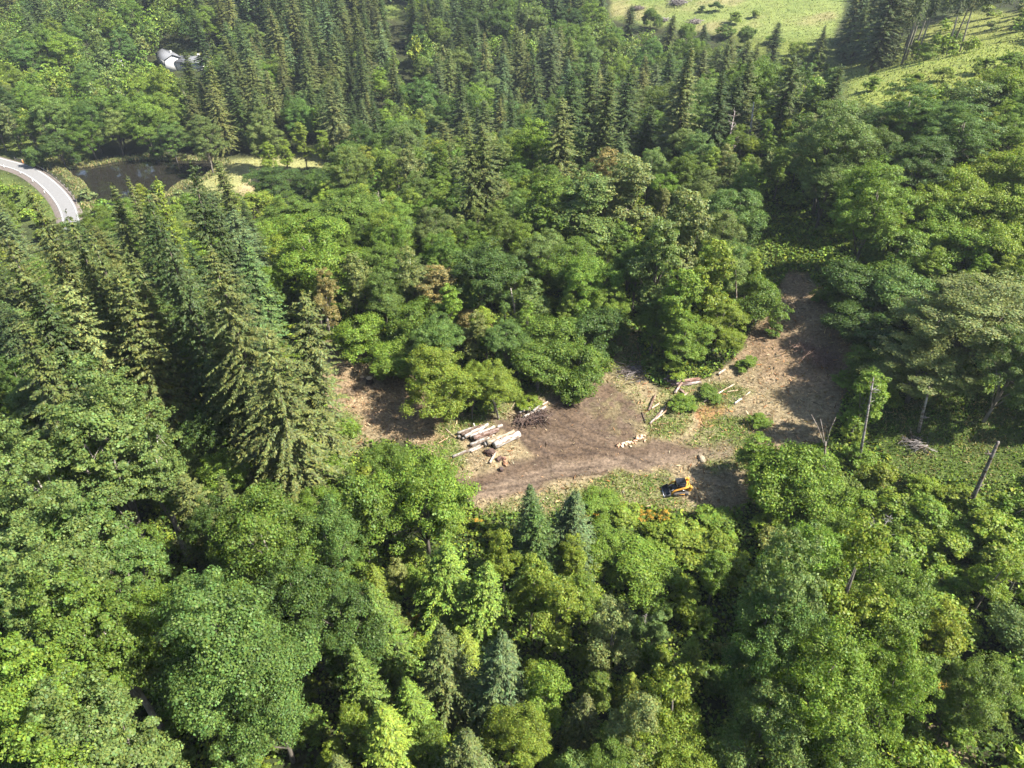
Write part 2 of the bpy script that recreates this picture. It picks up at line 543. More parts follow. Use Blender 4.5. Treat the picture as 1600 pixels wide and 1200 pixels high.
# ------------------------------------------------------------------ where things are (photo pixels, unprojected to the ground)
CLEAR_PX = [(492, 540), (520, 528), (560, 548), (640, 580), (690, 640), (760, 650), (800, 622), (880, 590), (955, 585), (965, 525), (995, 520), (1005, 590), (1030, 605), (1110, 590), (1150, 558), (1195, 480), (1232, 424), (1262, 428), (1285, 470), (1318, 515), (1345, 560), (1320, 620), (1290, 690), (1180, 720), (1165, 790), (1080, 805), (1000, 790), (900, 800), (760, 806), (722, 775), (700, 725), (640, 690), (575, 690), (545, 720), (525, 670), (498, 600)]
DIRT_PX = [(705, 745), (715, 776), (775, 778), (860, 757), (920, 736), (1000, 733), (1075, 720), (1105, 700), (1040, 692), (985, 690), (1008, 655), (985, 625), (955, 598), (885, 592), (850, 640), (815, 662), (765, 650), (772, 664), (808, 688), (830, 712), (760, 735)]
TRACK_PX = [(690, 780), (760, 770), (830, 745), (900, 730), (980, 722), (1060, 722), (1140, 700)]
MEADOW_PX = [(955, -60), (1320, -60), (1318, 20), (1300, 60), (1280, 98), (1245, 82), (1180, 60), (1120, 52), (1060, 44), (1000, 38), (955, 28)]
PASTURE_PX = [(1330, 128), (1400, 100), (1450, 100), (1500, 88), (1600, 60), (1640, 20), (1500, 20), (1420, 60), (1340, 90), (1290, 128)]
GAP_PX = [(600, -40), (618, -40), (626, 60), (646, 130), (662, 165), (650, 165), (632, 110), (610, 50)]
ROAD_PX = [(-90, 236), (-40, 243), (0, 254), (35, 264), (60, 277), (82, 295), (99, 315), (109, 336), (112, 365), (95, 410), (30, 470), (-80, 560), (-160, 700)]
BANK_PX = [(300, 300), (330, 268), (350, 252), (420, 244), (520, 240), (520, 262), (440, 268), (412, 280), (410, 306), (370, 300)]
DKGRASS_PX = [(1345, 610), (1640, 610), (1640, 760), (1520, 752), (1400, 740), (1380, 690)]
HOUSE_CLEAR = [(250, 84), (320, 84), (320, 108), (300, 112), (256, 106)]
STRIP_PX = [(1345, 118), (1400, 103), (1490, 92), (1610, 58), (1610, 86), (1480, 122), (1400, 136), (1350, 140)]
SEE_PX = [CLEAR_PX, STRIP_PX, MEADOW_PX, GAP_PX, HOUSE_CLEAR,
          [(82, 255), (345, 250), (330, 276), (270, 285), (225, 268), (160, 285), (135, 292)],
          [(0, 240), (60, 262), (105, 300), (122, 338), (96, 336), (70, 300), (0, 270)],
          [(330, 268), (350, 250), (520, 238), (520, 258), (425, 268), (405, 300), (372, 300)],
          [(1400, 625), (1600, 625), (1600, 745), (1420, 735), (1385, 690)],
          [(376, 5), (410, 5), (410, 25), (376, 25)], [(1183, 325), (1245, 330), (1300, 380), (1262, 425), (1192, 415)]]
NOBASE_PX = SEE_PX + [[(305, 82), (375, 82), (375, 122), (305, 122)], [(1330, 150), (1345, 118), (1620, 62), (1640, 112), (1480, 142), (1400, 155)]]


def seen_poly(px, py):
    r = np.zeros(np.shape(px), bool)
    for q in SEE_PX: r |= in_poly(px, py, q)
    return r


# ------------------------------------------------------------------ trees set down one by one
# (kind, x, y, width in photo px, height m, colour, label); firs/poplars by their tip, the others by the middle of the crown
HERO = [
 ('bigfir', 398, 505, 165, 27, 'ol', 'huge drooping fir with grey dead boughs, its skirts reaching the clearing\'s tan end'),
 ('bigfir', 352, 392, 140, 31, 'ol', 'broad olive fir behind the huge drooping one with grey boughs'),
 ('fir', 438, 455, 100, 25, 'ol', 'light-topped fir between the huge drooping fir and the pale slender trees'),
 ('fir', 320, 470, 110, 24, 'cf', 'ragged fir on the shaded side of the huge drooping fir'),
 ('bigfir', 278, 262, 90, 34, 'dk', 'very tall near-black fir rising in front of the pond'),
 ('fir', 240, 286, 80, 33, 'dk', 'slim near-black fir just beside the very tall one before the pond'),
 ('fir', 318, 300, 85, 30, 'dk', 'dark fir on the sunny flank of the very tall one before the pond'),
 ('fir', 352, 252, 62, 22, 'cf', 'lone short fir standing against the pale meadow at the pond\'s end'),
 ('fir', 202, 278, 60, 24, 'ol', 'middle one of the small firs whose tips stand against the pond'),
 ('fir', 163, 292, 55, 23, 'cf', 'small fir at the road end of the row before the pond'),
 ('fir', 232, 272, 48, 30, 'yg', 'bright-tipped fir in the row standing before the pond'),
 ('bigfir', 58, 296, 110, 32, 'ol', 'wide feathery fir just below the road bend'),
 ('bigfir', 20, 365, 110, 31, 'ol', 'feathery olive fir cut by the frame below the road'),
 ('fir', 105, 330, 90, 30, 'cf', 'fir whose tip meets the lower end of the visible road'),
 ('fir', 150, 362, 90, 29, 'cf', 'brownish green fir a little downhill of the road\'s vanishing point'),
 ('fir', 200, 385, 90, 27, 'cf', 'fir between the road firs and the near-black pair before the pond'),
 ('fir', 85, 442, 100, 25, 'pl', 'pale tan fir with a bare forked top in the left stand'),
 ('fir', 35, 430, 110, 27, 'dk', 'dark shaggy fir behind the pale tan fork-topped one'),
 ('fir', 165, 430, 100, 26, 'ol', 'olive fir above the large grey-green poplar crown'),
 ('fir', 5, 500, 110, 24, 'cf', 'fir leaning out of the frame above the big poplars'),
 ('fir', 262, 345, 90, 30, 'dk', 'deep-shade fir filling the gap below the near-black pair'),
 ('fir', 292, 735, 90, 15, 'ol', 'short tan-green fir in the shady gap below the huge drooping fir'),
 ('fir', 335, 755, 80, 14, 'cf', 'small fir beside the short tan-green one in the shady gap'),
 ('round', 185, 520, 130, 15, 'mg', 'blue-green bushy tree behind the large grey-green poplar'),
 ('round', 225, 580, 130, 14, 'dg', 'dim broadleaf tree in the shade beside the large grey-green poplar'),
 ('round', 330, 665, 120, 10, 'dg', 'dark leafy tree deep in the shade left of the huge fir\'s skirts'),
 ('poplar', 95, 575, 190, 26, 'gg', 'large grey-green poplar, widest crown of the left side'),
 ('poplar', 180, 615, 150, 23, 'gg', 'grey-green poplar on the shady-gap side of the widest poplar'),
 ('poplar', 20, 640, 160, 25, 'gg', 'grey-green poplar cut by the left frame edge beside the widest poplar'),
 ('poplar', 50, 740, 180, 24, 'gg', 'leaning poplar with orange-brown twigs below the widest poplar'),
 ('poplar', 140, 790, 160, 21, 'mg', 'poplar with a bare pale limb showing through its crown'),
 ('poplar', 20, 835, 190, 25, 'gg', 'bright leaning poplar nearest the shaded lower road'),
 ('poplar', 105, 900, 180, 22, 'gr', 'full bright poplar between the leaning ones and the deep green maple'),
 ('poplar', 25, 985, 200, 24, 'br', 'sunlit poplar whose crown leans over the shaded road'),
 ('poplar', 60, 1085, 210, 22, 'gg', 'soft green poplar with a long pale trunk lying through its crown'),
 ('poplar', 20, 1180, 210, 22, 'br', 'poplar in the bottom corner beside the shaded road'),
 ('maple', 345, 1010, 250, 22, 'mg', 'big deep green maple with heavy leaf bunches at the bottom'),
 ('maple', 410, 1075, 190, 18, 'mg', 'blue-green side crown of maple touching the big deep green one'),
 ('round', 285, 985, 120, 17, 'br', 'yellowish broadleaf wedged between the poplars and the big deep green maple'),
 ('maple', 430, 850, 190, 19, 'gr', 'rounded green maple just below the shady gap by the huge fir'),
 ('round', 330, 850, 95, 15, 'dg', 'dull dark tree with pale twigs beside the rounded green maple'),
 ('round', 505, 840, 120, 16, 'mg', 'blue-green tree on the clearing side of the rounded green maple'),
 ('round', 470, 940, 150, 16, 'dg', 'very dark maple speckled with pale bare twigs'),
 ('round', 540, 985, 140, 14, 'dg', 'dark crown below the speckled maple, above the yellow shrubs'),
 ('round', 660, 775, 165, 14, 'br', 'bright green dome-shaped tree hiding the near end of the log pile'),
 ('round', 605, 735, 85, 12, 'gr', 'smaller green crown joined to the bright dome-shaped tree'),
 ('alder', 560, 800, 100, 14, 'gr', 'green tree in the shade between the dome-shaped tree and the maple'),
 ('round', 480, 720, 90, 10, 'br', 'fresh green bushy tree at the sunny foot of the huge drooping fir'),
 ('youngfir', 680, 842, 105, 13, 'br', 'yellow-green young fir right below the bright dome-shaped tree'),
 ('youngfir', 742, 868, 95, 12, 'br', 'fresh green young fir next to the yellow-green one'),
 ('youngfir', 895, 765, 95, 12, 'bl', 'bluish young fir nearest the dirt clearing\'s lower edge'),
 ('youngfir', 850, 800, 100, 12, 'dg', 'dark young fir leaning on the bluish one by the clearing'),
 ('youngfir', 833, 765, 60, 9, 'bl', 'thin bluish young fir at the clearing\'s lower rim'),
 ('youngfir', 690, 982, 110, 13, 'cf', 'olive young fir on the brushy slope above two orange-flowered bushes'),
 ('youngfir', 772, 985, 115, 14, 'bl', 'blue-grey young fir beside the olive one on the brushy slope'),
 ('youngfir', 595, 915, 95, 13, 'gr', 'green young fir between the speckled maple and a brown bare bush'),
 ('youngfir', 590, 1085, 110, 13, 'lm', 'lime-tinted young fir with wide sprays near the bottom edge'),
 ('youngfir', 640, 1060, 80, 11, 'br', 'slender bright young fir beside the lime-tinted one'),
 ('youngfir', 715, 1150, 120, 12, 'cf', 'young fir cut by the bottom edge below the olive one'),
 ('youngfir', 555, 1010, 80, 11, 'gr', 'small fir just under the dark crowns, above the yellow shrubs'),
 ('alder', 785, 870, 60, 10, 'yg', 'narrow yellow-green sapling between the young firs'),
 ('alder', 830, 915, 75, 11, 'yg', 'straggly pale alder on the brushy slope, first of the pair'),
 ('alder', 872, 955, 90, 11, 'yg', 'straggly pale alder on the brushy slope, downhill of its twin'),
 ('alder', 955, 1000, 90, 11, 'pl', 'olive-grey alder with bare stems beside the fallen grey branch'),
 ('round', 1005, 880, 120, 4.5, 'br', 'spreading light green tree on the slope below the clearing'),
 ('round', 950, 855, 80, 4, 'br', 'light green tree joined to the spreading one below the clearing'),
 ('round', 930, 785, 75, 3.5, 'br', 'bushy light green tree right at the clearing\'s lower edge'),
 ('alder', 890, 870, 60, 9, 'yg', 'thin yellowish sapling beside the dark young fir'),
 ('alder', 985, 1120, 100, 12, 'pl', 'pale twiggy alder at the bottom, shade on its far side'),
 ('alder', 1055, 1105, 100, 13, 'yg', 'sunlit yellow-green alder standing alone against deep shade'),
 ('round', 1055, 1175, 130, 9, 'lm', 'low bright tree at the foot of the lone sunlit alder'),
 ('round', 960, 1190, 110, 9, 'gr', 'green tree cut by the bottom edge left of the bright low one'),
 ('alder', 850, 1075, 90, 10, 'br', 'fresh alder in the hollow of the brushy slope'),
 ('round', 820, 1140, 110, 9, 'yg', 'yellow-green leafy clump of a tree near the bottom middle'),
 ('poplar', 1246, 838, 150, 23, 'gg', 'tall spire-topped tree crowning the big sunlit group at lower right'),
 ('alder', 1325, 920, 130, 19, 'yg', 'yellowish sunlit crown on the bright flank of the spire-topped tree'),
 ('maple', 1200, 985, 150, 19, 'mg', 'bluish green crown on the shaded flank of the spire-topped tree'),
 ('maple', 1290, 1060, 190, 18, 'br', 'heavy green crown in the middle of the big lower-right group'),
 ('round', 1395, 1085, 130, 14, 'br', 'low round crown reaching out beyond the big lower-right group'),
 ('round', 1200, 1130, 150, 14, 'gg', 'dull grey-green crown low in the big lower-right group'),
 ('round', 1290, 1185, 150, 12, 'gr', 'crown cut by the bottom edge under the big lower-right group'),
 ('round', 1240, 738, 140, 9, 'br', 'bright wide tree casting its shade toward the yellow loader'),
 ('alder', 1182, 708, 70, 6.5, 'br', 'smaller bright tree at the clearing side of the wide shade-casting one'),
 ('round', 1295, 775, 110, 7, 'br', 'bright bushy tree on the hill side of the wide shade-casting one'),
 ('maple', 1445, 565, 165, 9.5, 'pl', 'pale maple with ochre tints and a bent bare trunk beside the clearing'),
 ('maple', 1535, 490, 220, 14, 'pl', 'largest pale maple, tinted ochre, at the right edge'),
 ('maple', 1590, 560, 120, 14, 'gg', 'grey-green maple half out of the frame by the largest pale one'),
 ('alder', 1352, 625, 80, 10, 'br', 'thin light tree with a bare grey stem near the forked snag'),
 ('maple', 1302, 222, 135, 20, 'gg', 'tall grey-green maple at the top of the bare hillside track'),
 ('maple', 1368, 312, 125, 18, 'br', 'deep green maple in front of the tall grey-green one'),
 ('maple', 1296, 282, 90, 13, 'gg', 'narrow grey-green maple nearest the head of the bare track'),
 ('maple', 1425, 182, 140, 16, 'mg', 'deep green round tree on the ridge below the pasture'),
 ('maple', 1500, 205, 120, 14, 'mg', 'dark tree between the deep green round one and the pale ridge trees'),
 ('round', 1530, 150, 110, 9, 'gg', 'pale wide tree on the ridge right below the pasture'),
 ('alder', 1592, 135, 90, 9, 'lm', 'light green ridge tree at the right frame edge'),
 ('maple', 1440, 258, 110, 13, 'dg', 'shaded tree under the deep green round ridge tree'),
 ('alder', 1452, 315, 90, 9, 'lm', 'yellow-green thicket tree at the inner end of the bright hillside'),
 ('alder', 1500, 285, 95, 9, 'lm', 'yellow-green thicket tree high in the middle of the bright hillside'),
 ('alder', 1552, 262, 95, 9, 'yg', 'yellowest thicket tree at the top of the bright hillside'),
 ('alder', 1600, 262, 90, 9, 'lm', 'bright thicket tree topping the hillside at the frame edge'),
 ('alder', 1482, 345, 95, 8, 'br', 'green thicket tree in the lower row of the bright hillside'),
 ('alder', 1530, 325, 100, 9, 'yg', 'yellowish thicket tree in the heart of the bright hillside'),
 ('alder', 1582, 320, 95, 9, 'lm', 'lime thicket tree below the one topping the hillside edge'),
 ('alder', 1515, 385, 100, 8, 'br', 'green thicket tree just over the largest pale maple'),
 ('alder', 1570, 375, 95, 8, 'lm', 'bright thicket tree just over the maple at the frame edge'),
 ('alder', 1440, 375, 90, 8, 'br', 'green thicket tree at the shaded lower end of the bright hillside'),
 ('round', 1400, 385, 130, 9, 'gr', 'green bush-like tree at the shaded foot of the bright hillside'),
 ('round', 1345, 440, 120, 7, 'dg', 'dark bush-like tree shading the bare hillside track'),
 ('round', 1420, 455, 130, 7, 'mg', 'dark tree in the shade just behind the pale maples'),
 ('shrub', 1385, 515, 100, 5, 'dg', 'dark bush in the shade at the edge of the hillside track'),
 ('alder', 1075, 375, 110, 21, 'pl', 'tall sunlit olive tree heading the clump at the foot of the track'),
 ('alder', 1030, 410, 90, 19, 'gg', 'grey-green tree on the shaded side of the clump by the track'),
 ('alder', 1120, 440, 95, 17, 'yg', 'yellowish tree on the track side of the clump'),
 ('alder', 1065, 470, 90, 15, 'br', 'bright tree in the middle of the clump over the plank heap'),
 ('round', 1122, 500, 85, 9, 'yg', 'low yellow-green tree at the track-side foot of the clump'),
 ('round', 1068, 522, 85, 9, 'br', 'low bright tree right behind the plank heap'),
 ('round', 1025, 500, 65, 9, 'gr', 'shaded low tree beside the narrow grassy gap'),
 ('round', 1190, 462, 85, 8, 'gr', 'round bush-like tree standing at the edge of the bare track'),
 ('round', 1148, 330, 100, 14, 'mg', 'blue-green tree behind the clump, toward the track head'),
 ('round', 757, 425, 120, 15, 'dg', 'dark dense round tree in the middle of the wooded belt'),
 ('round', 745, 500, 65, 6, 'oc', 'rust-coloured withering bush below the dark round tree'),
 ('alder', 690, 450, 80, 11, 'oc', 'ochre thin-leaved tree beside the dark round tree'),
 ('alder', 645, 430, 60, 13, 'pl', 'thin pale tree with bare white stems in the belt'),
 ('alder', 920, 330, 120, 17, 'gg', 'wide grey-green alder, tallest of the belt behind the dirt'),
 ('alder', 855, 330, 100, 16, 'gr', 'green alder next to the tallest grey-green one of the belt'),
 ('alder', 985, 300, 110, 18, 'pl', 'pale alder at the upper end of the belt behind the dirt'),
 ('alder', 945, 290, 80, 17, 'oc', 'alder with a rusty yellow crown behind the belt'),
 ('round', 905, 410, 110, 12, 'gr', 'green tree under the tallest alder, before the shady hollow'),
 ('round', 840, 400, 80, 12, 'gg', 'grey-green tree just right of the dark round one'),
 ('alder', 835, 470, 70, 10, 'gg', 'thin grey-green tree with a pale stem above the dark bushes'),
 ('round', 495, 385, 150, 16, 'br', 'wide light maple with a dome crown in the valley belt'),
 ('round', 395, 325, 130, 10, 'yg', 'yellow-green spreading tree in front of the pond\'s meadow'),
 ('round', 455, 330, 90, 13, 'gr', 'green tree between the yellow spreading one and the wide light maple'),
 ('round', 545, 330, 110, 14, 'gr', 'green tree just up the valley from the wide light maple'),
 ('alder', 548, 440, 60, 12, 'pl', 'pale feathery tree, taller of two at the tan end of clearing'),
 ('alder', 513, 462, 50, 12, 'oc', 'straw-coloured half-dead tree with a white trunk at the tan end'),
 ('round', 600, 420, 90, 11, 'gr', 'green tree behind the bright hedge of shrubs'),
 ('round', 690, 590, 120, 11, 'yg', 'yellow-green tree casting its shade over the tan litter'),
 ('round', 772, 590, 85, 9, 'yg', 'yellow-green tree behind the big log pile with pale stems'),
 ('round', 735, 600, 60, 9, 'lm', 'lime thin tree between the two yellow-green ones by the logs'),
 ('round', 840, 565, 100, 7, 'gr', 'dark green bush-like tree above the small log pile'),
 ('round', 905, 560, 100, 7, 'gr', 'dark green bush-like tree at the dirt\'s upper edge'),
 ('round', 870, 525, 100, 8, 'gr', 'deep green tree behind the two bush-like ones'),
 ('round', 930, 510, 100, 8, 'dg', 'dark tree beside the narrow grassy gap'),
 ('round', 560, 520, 95, 7, 'br', 'bright green bush-like tree fronting the tan litter, farther one'),
 ('round', 612, 555, 90, 6, 'br', 'bright green bush-like tree fronting the tan litter, nearer one'),
 ('round', 640, 500, 90, 9, 'gr', 'green tree behind the bright bush-like pair'),
 ('round', 690, 520, 80, 9, 'mg', 'green tree between the bush-like pair and the yellow-green shade tree'),
 ('round', 790, 530, 80, 9, 'mg', 'blue-green tree below the withering rust bush'),
 ('shrub', 1400, 792, 85, 4, 'lm', 'lime bush in the hillside thicket nearest the tall thin dead trunk'),
 ('shrub', 1452, 806, 90, 4.5, 'br', 'bright green bush in the hillside thicket, left of the broken snag'),
 ('shrub', 1475, 858, 95, 4.5, 'lm', 'lime bush in the hillside thicket below the broken snag'),
 ('shrub', 1548, 822, 95, 4.5, 'lm', 'lime bush on the uphill side of the broken snag'),
 ('shrub', 1592, 800, 90, 4, 'br', 'bright bush at the right frame edge above the thicket'),
 ('shrub', 1400, 862, 90, 4.5, 'br', 'bright green bush between the grey leafless bush and the thicket'),
 ('shrub', 1560, 875, 95, 4.5, 'yg', 'yellowish bush in the low part of the hillside thicket'),
 ('shrub', 1350, 790, 80, 4, 'br', 'fresh green bush at the foot of the tall thin dead trunk'),
 ('shrub', 1508, 775, 70, 3, 'yg', 'small yellowish bush around the foot of the broken snag'),
 ('shrub', 1100, 850, 90, 2.6, 'yg', 'yellow-green bramble mound on the sunny slope under the loader'),
 ('shrub', 1140, 880, 85, 2.6, 'lm', 'lime bramble mound at the lower end of the sunny slope'),
 ('shrub', 1060, 835, 85, 2.5, 'lm', 'lime bramble mound right below the loader'),
 ('shrub', 1120, 815, 80, 2.2, 'br', 'green bramble mound on the shady side below the loader'),
 ('shrub', 970, 805, 70, 2.5, 'lm', 'lime bush between the two orange-flowered spots under the clearing'),
 ('round', 1338, 500, 85, 5.5, 'dg', 'dark low tree hanging over the outer edge of the bare track'),
 ('round', 1362, 566, 75, 4.5, 'gr', 'low green tree between the fanned branches and the pale maple'),
 ('shrub', 1365, 128, 30, 3, 'br', 'low bush at the inner end of the sunny pasture strip'),
 ('shrub', 1432, 122, 34, 3, 'lm', 'lime bush at the lower rim of the sunny pasture strip'),
 ('shrub', 1478, 112, 34, 3, 'yg', 'yellowish bush half way along the sunny pasture strip'),
 ('shrub', 1540, 98, 38, 3.5, 'lm', 'lime bush near the outer end of the sunny pasture strip'),
 ('shrub', 1585, 88, 38, 3.5, 'br', 'green bush at the frame edge of the sunny pasture strip'),
 ('alder', 1018, 22, 32, 9, 'gr', 'small green tree at the left end of the far meadow\'s lower edge'),
 ('fir', 1048, 22, 30, 13, 'cf', 'small fir between the meadow\'s two pale brush heaps'),
 ('alder', 1075, 46, 32, 8, 'br', 'bright sapling on the meadow\'s lower edge beside the pale brush heap'),
 ('fir', 985, 8, 30, 14, 'dk', 'dark fir at the meadow\'s left corner'),
 ('alder', 1168, 52, 34, 9, 'gr', 'green sapling rising from the meadow\'s lower edge'),
 ('alder', 1252, 76, 34, 8, 'lm', 'lime sapling at the meadow\'s narrow lower tip'),
 ('fir', 1290, 40, 34, 15, 'cf', 'fir at the right edge of the meadow by the tall stand'),
 ('alder', 1278, 88, 34, 8, 'gr', 'green sapling below the fir at the meadow\'s right edge'),
 ('shrub', 1210, 60, 30, 3, 'br', 'green bush low in the meadow near its tip'),
 ('shrub', 1168, 566, 34, 1.6, 'br', 'small green bush at the inner edge of the bare track'),
 ('shrub', 1210, 512, 34, 1.8, 'gr', 'green bush at the inner edge of the track, higher up'),
 ('shrub', 1322, 590, 40, 1.8, 'br', 'green bush among the fanned reddish branches'),
 ('shrub', 1306, 505, 40, 2, 'gr', 'shaded bush on the outer edge of the bare track'),
 ('shrub', 1285, 462, 36, 2, 'gr', 'shaded bush near the head of the bare track'),
 ('shrub', 1188, 655, 34, 1.3, 'br', 'low bush in the dappled shade beside the clearing'),
 ('shrub', 1068, 626, 46, 1.6, 'br', 'fresh bush in front of the plank heap'),
 ('shrub', 1110, 612, 40, 1.3, 'gr', 'low bush between the plank heap and the longest pole'),
 ('shrub', 825, 625, 40, 1.6, 'lm', 'fern-green bush above the small log pile'),
 ('shrub', 900, 608, 40, 1.5, 'br', 'fern-green bush at the upper rim of the dirt'),
 ('shrub', 530, 660, 60, 3, 'br', 'bright bush at the sunny end of the tan litter beside the huge fir'),
 ('fir', 878, 150, 62, 23, 'ol', 'tallest pale-lit fir in the mid valley with drooping tip'),
 ('fir', 760, 190, 66, 23, 'cf', 'shaggy tall fir of the mid valley, left of the pale-lit one'),
 ('fir', 735, 212, 60, 21, 'cf', 'fir leaning against the shaggy tall one of the mid valley'),
 ('fir', 690, 190, 56, 21, 'ol', 'olive fir nearest the lower end of the shaded gap'),
 ('fir', 640, 222, 60, 18, 'cf', 'fir at the lower front of the mid-valley stand'),
 ('bigfir', 1065, 100, 95, 22, 'cf', 'broad brownish fir below the far meadow'),
 ('fir', 1010, 165, 52, 17, 'dk', 'dark fir in front of the broad brownish one below the meadow'),
 ('fir', 1160, 118, 56, 18, 'dk', 'near-black fir at the meadow\'s lower corner'),
 ('fir', 1215, 35, 36, 18, 'dk', 'slim dark fir standing alone on the meadow\'s lower edge'),
 ('fir', 1102, 38, 40, 15, 'dk', 'dark fir standing inside the meadow beside light bushes'),
 ('round', 265, 213, 55, 14, 'mg', 'round blue-green tree at the middle of the pond\'s far bank'),
 ('round', 90, 228, 55, 12, 'dg', 'dome-shaped dark tree between the road bend and the pond'),
 ('round', 50, 240, 34, 7, 'mg', 'small green bush-like tree beside the road bend'),
 ('alder', 418, 245, 36, 11, 'lm', 'lime round tree in the strip at the pond meadow, first of four'),
 ('alder', 445, 238, 32, 11, 'lm', 'lime round tree in the strip, second from the pond'),
 ('alder', 472, 218, 34, 15, 'yg', 'taller yellow-lit tree in the strip at the pond meadow'),
 ('alder', 503, 225, 34, 13, 'lm', 'lime tree closing the strip, farthest from the pond'),
 ('round', 430, 285, 90, 12, 'dg', 'dark bushy tree below the pond meadow'),
 ('round', 500, 285, 90, 12, 'dg', 'dark bushy tree beside the meadow\'s near corner'),
]
for kind, x, y, w, h, c, lab in HERO:
    tip = 'fir' in kind or kind == 'poplar'
    X, Y, Z, D = hit(x, y, h * (1.0 if tip else .66))
    r = w / 2 * D / F
    if kind in ('round', 'alder') and h < 2.3 * r and h < 10.5: kind = 'bushy'
    # keep proportions believable
    add_tree(kind, X, Y, h, r * (1.08 if not tip else 1.3 if 'fir' in kind else 1.1), c, lab, hero=True)

# ------------------------------------------------------------------ the rest of the wood, by zones of the valley
# 0 open, 1 fir stand, 2 mixed, 3 broadleaf, 4 light broadleaf, 5 pale broadleaf, 6 brush, 7 bare-trunked firs, 8 young growth, 9 loose firs
ZROWS = {
    -60: [2, 2, 2, 1, 1, 1, 2, 2, 2, 2, 1, 0, 0, 0, 7, 7, 7], 20: [2, 3, 2, 1, 1, 1, 2, 2, 2, 2, 1, 0, 0, 1, 7, 7, 7],
    60: [3, 3, 3, 2, 1, 1, 3, 2, 3, 2, 2, 2, 6, 0, 7, 7, 7], 100: [4, 3, 4, 3, 1, 1, 3, 2, 1, 2, 2, 2, 6, 0, 7, 7, 4],
    140: [3, 3, 3, 1, 1, 1, 2, 2, 1, 2, 1, 2, 5, 6, 0, 4, 4], 180: [3, 2, 2, 1, 2, 1, 3, 2, 2, 1, 2, 2, 5, 3, 3, 3, 4],
    220: [6, 3, 3, 3, 3, 3, 3, 2, 2, 2, 2, 5, 5, 3, 3, 3, 4], 260: [6, 6, 6, 6, 3, 3, 5, 5, 3, 5, 3, 3, 5, 3, 4, 4, 4],
    300: [6, 6, 6, 6, 6, 4, 3, 5, 3, 5, 3, 3, 3, 3, 4, 4, 4], 340: [9, 3, 3, 9, 4, 3, 3, 3, 3, 5, 3, 3, 3, 3, 4, 4, 4],
    380: [9, 9, 3, 9, 3, 3, 3, 3, 3, 3, 3, 3, 6, 6, 4, 4, 4], 440: [9, 3, 9, 9, 6, 3, 3, 3, 3, 3, 3, 6, 6, 6, 6, 3, 3],
    600: [3, 3, 9, 9, 6, 6, 6, 6, 6, 6, 6, 6, 6, 6, 6, 6, 6], 700: [3, 3, 3, 3, 3, 6, 6, 6, 6, 6, 6, 6, 6, 6, 6, 6, 6],
    790: [3, 3, 3, 3, 3, 8, 8, 8, 8, 6, 6, 6, 3, 6, 6, 6, 6], 900: [3, 3, 3, 3, 3, 8, 8, 8, 8, 8, 8, 6, 3, 3, 3, 3, 3],
    1000: [3, 3, 3, 3, 8, 8, 8, 8, 8, 8, 6, 6, 3, 3, 3, 3, 3], 1100: [3, 3, 3, 3, 8, 8, 8, 8, 8, 8, 8, 6, 3, 3, 6, 6, 6]}
ZK = sorted(ZROWS)


def zone_code(px, py):
    k = max([q for q in ZK if q <= py], default=ZK[0])
    return ZROWS[k][int(min(max(px // 100, 0), 16))]


def crown_blocks_view(x, y, z, h, r, tip):
    a = np.linspace(0, 6.28, 8, endpoint=False)
    hs = [(.99, .05), (.75, .5), (.5, .8)] if tip else [(1.0, .3), (.82, .85), (.6, 1.0), (.35, .85)]
    X = np.concatenate([x + r * q * np.cos(a) for _, q in hs]); Y = np.concatenate([y + r * q * np.sin(a) for _, q in hs])
    Z = np.concatenate([np.full(8, z + h * f) for f, _ in hs])
    px, py, _ = project(X, Y, Z)
    return seen_poly(px, py).sum() > 1


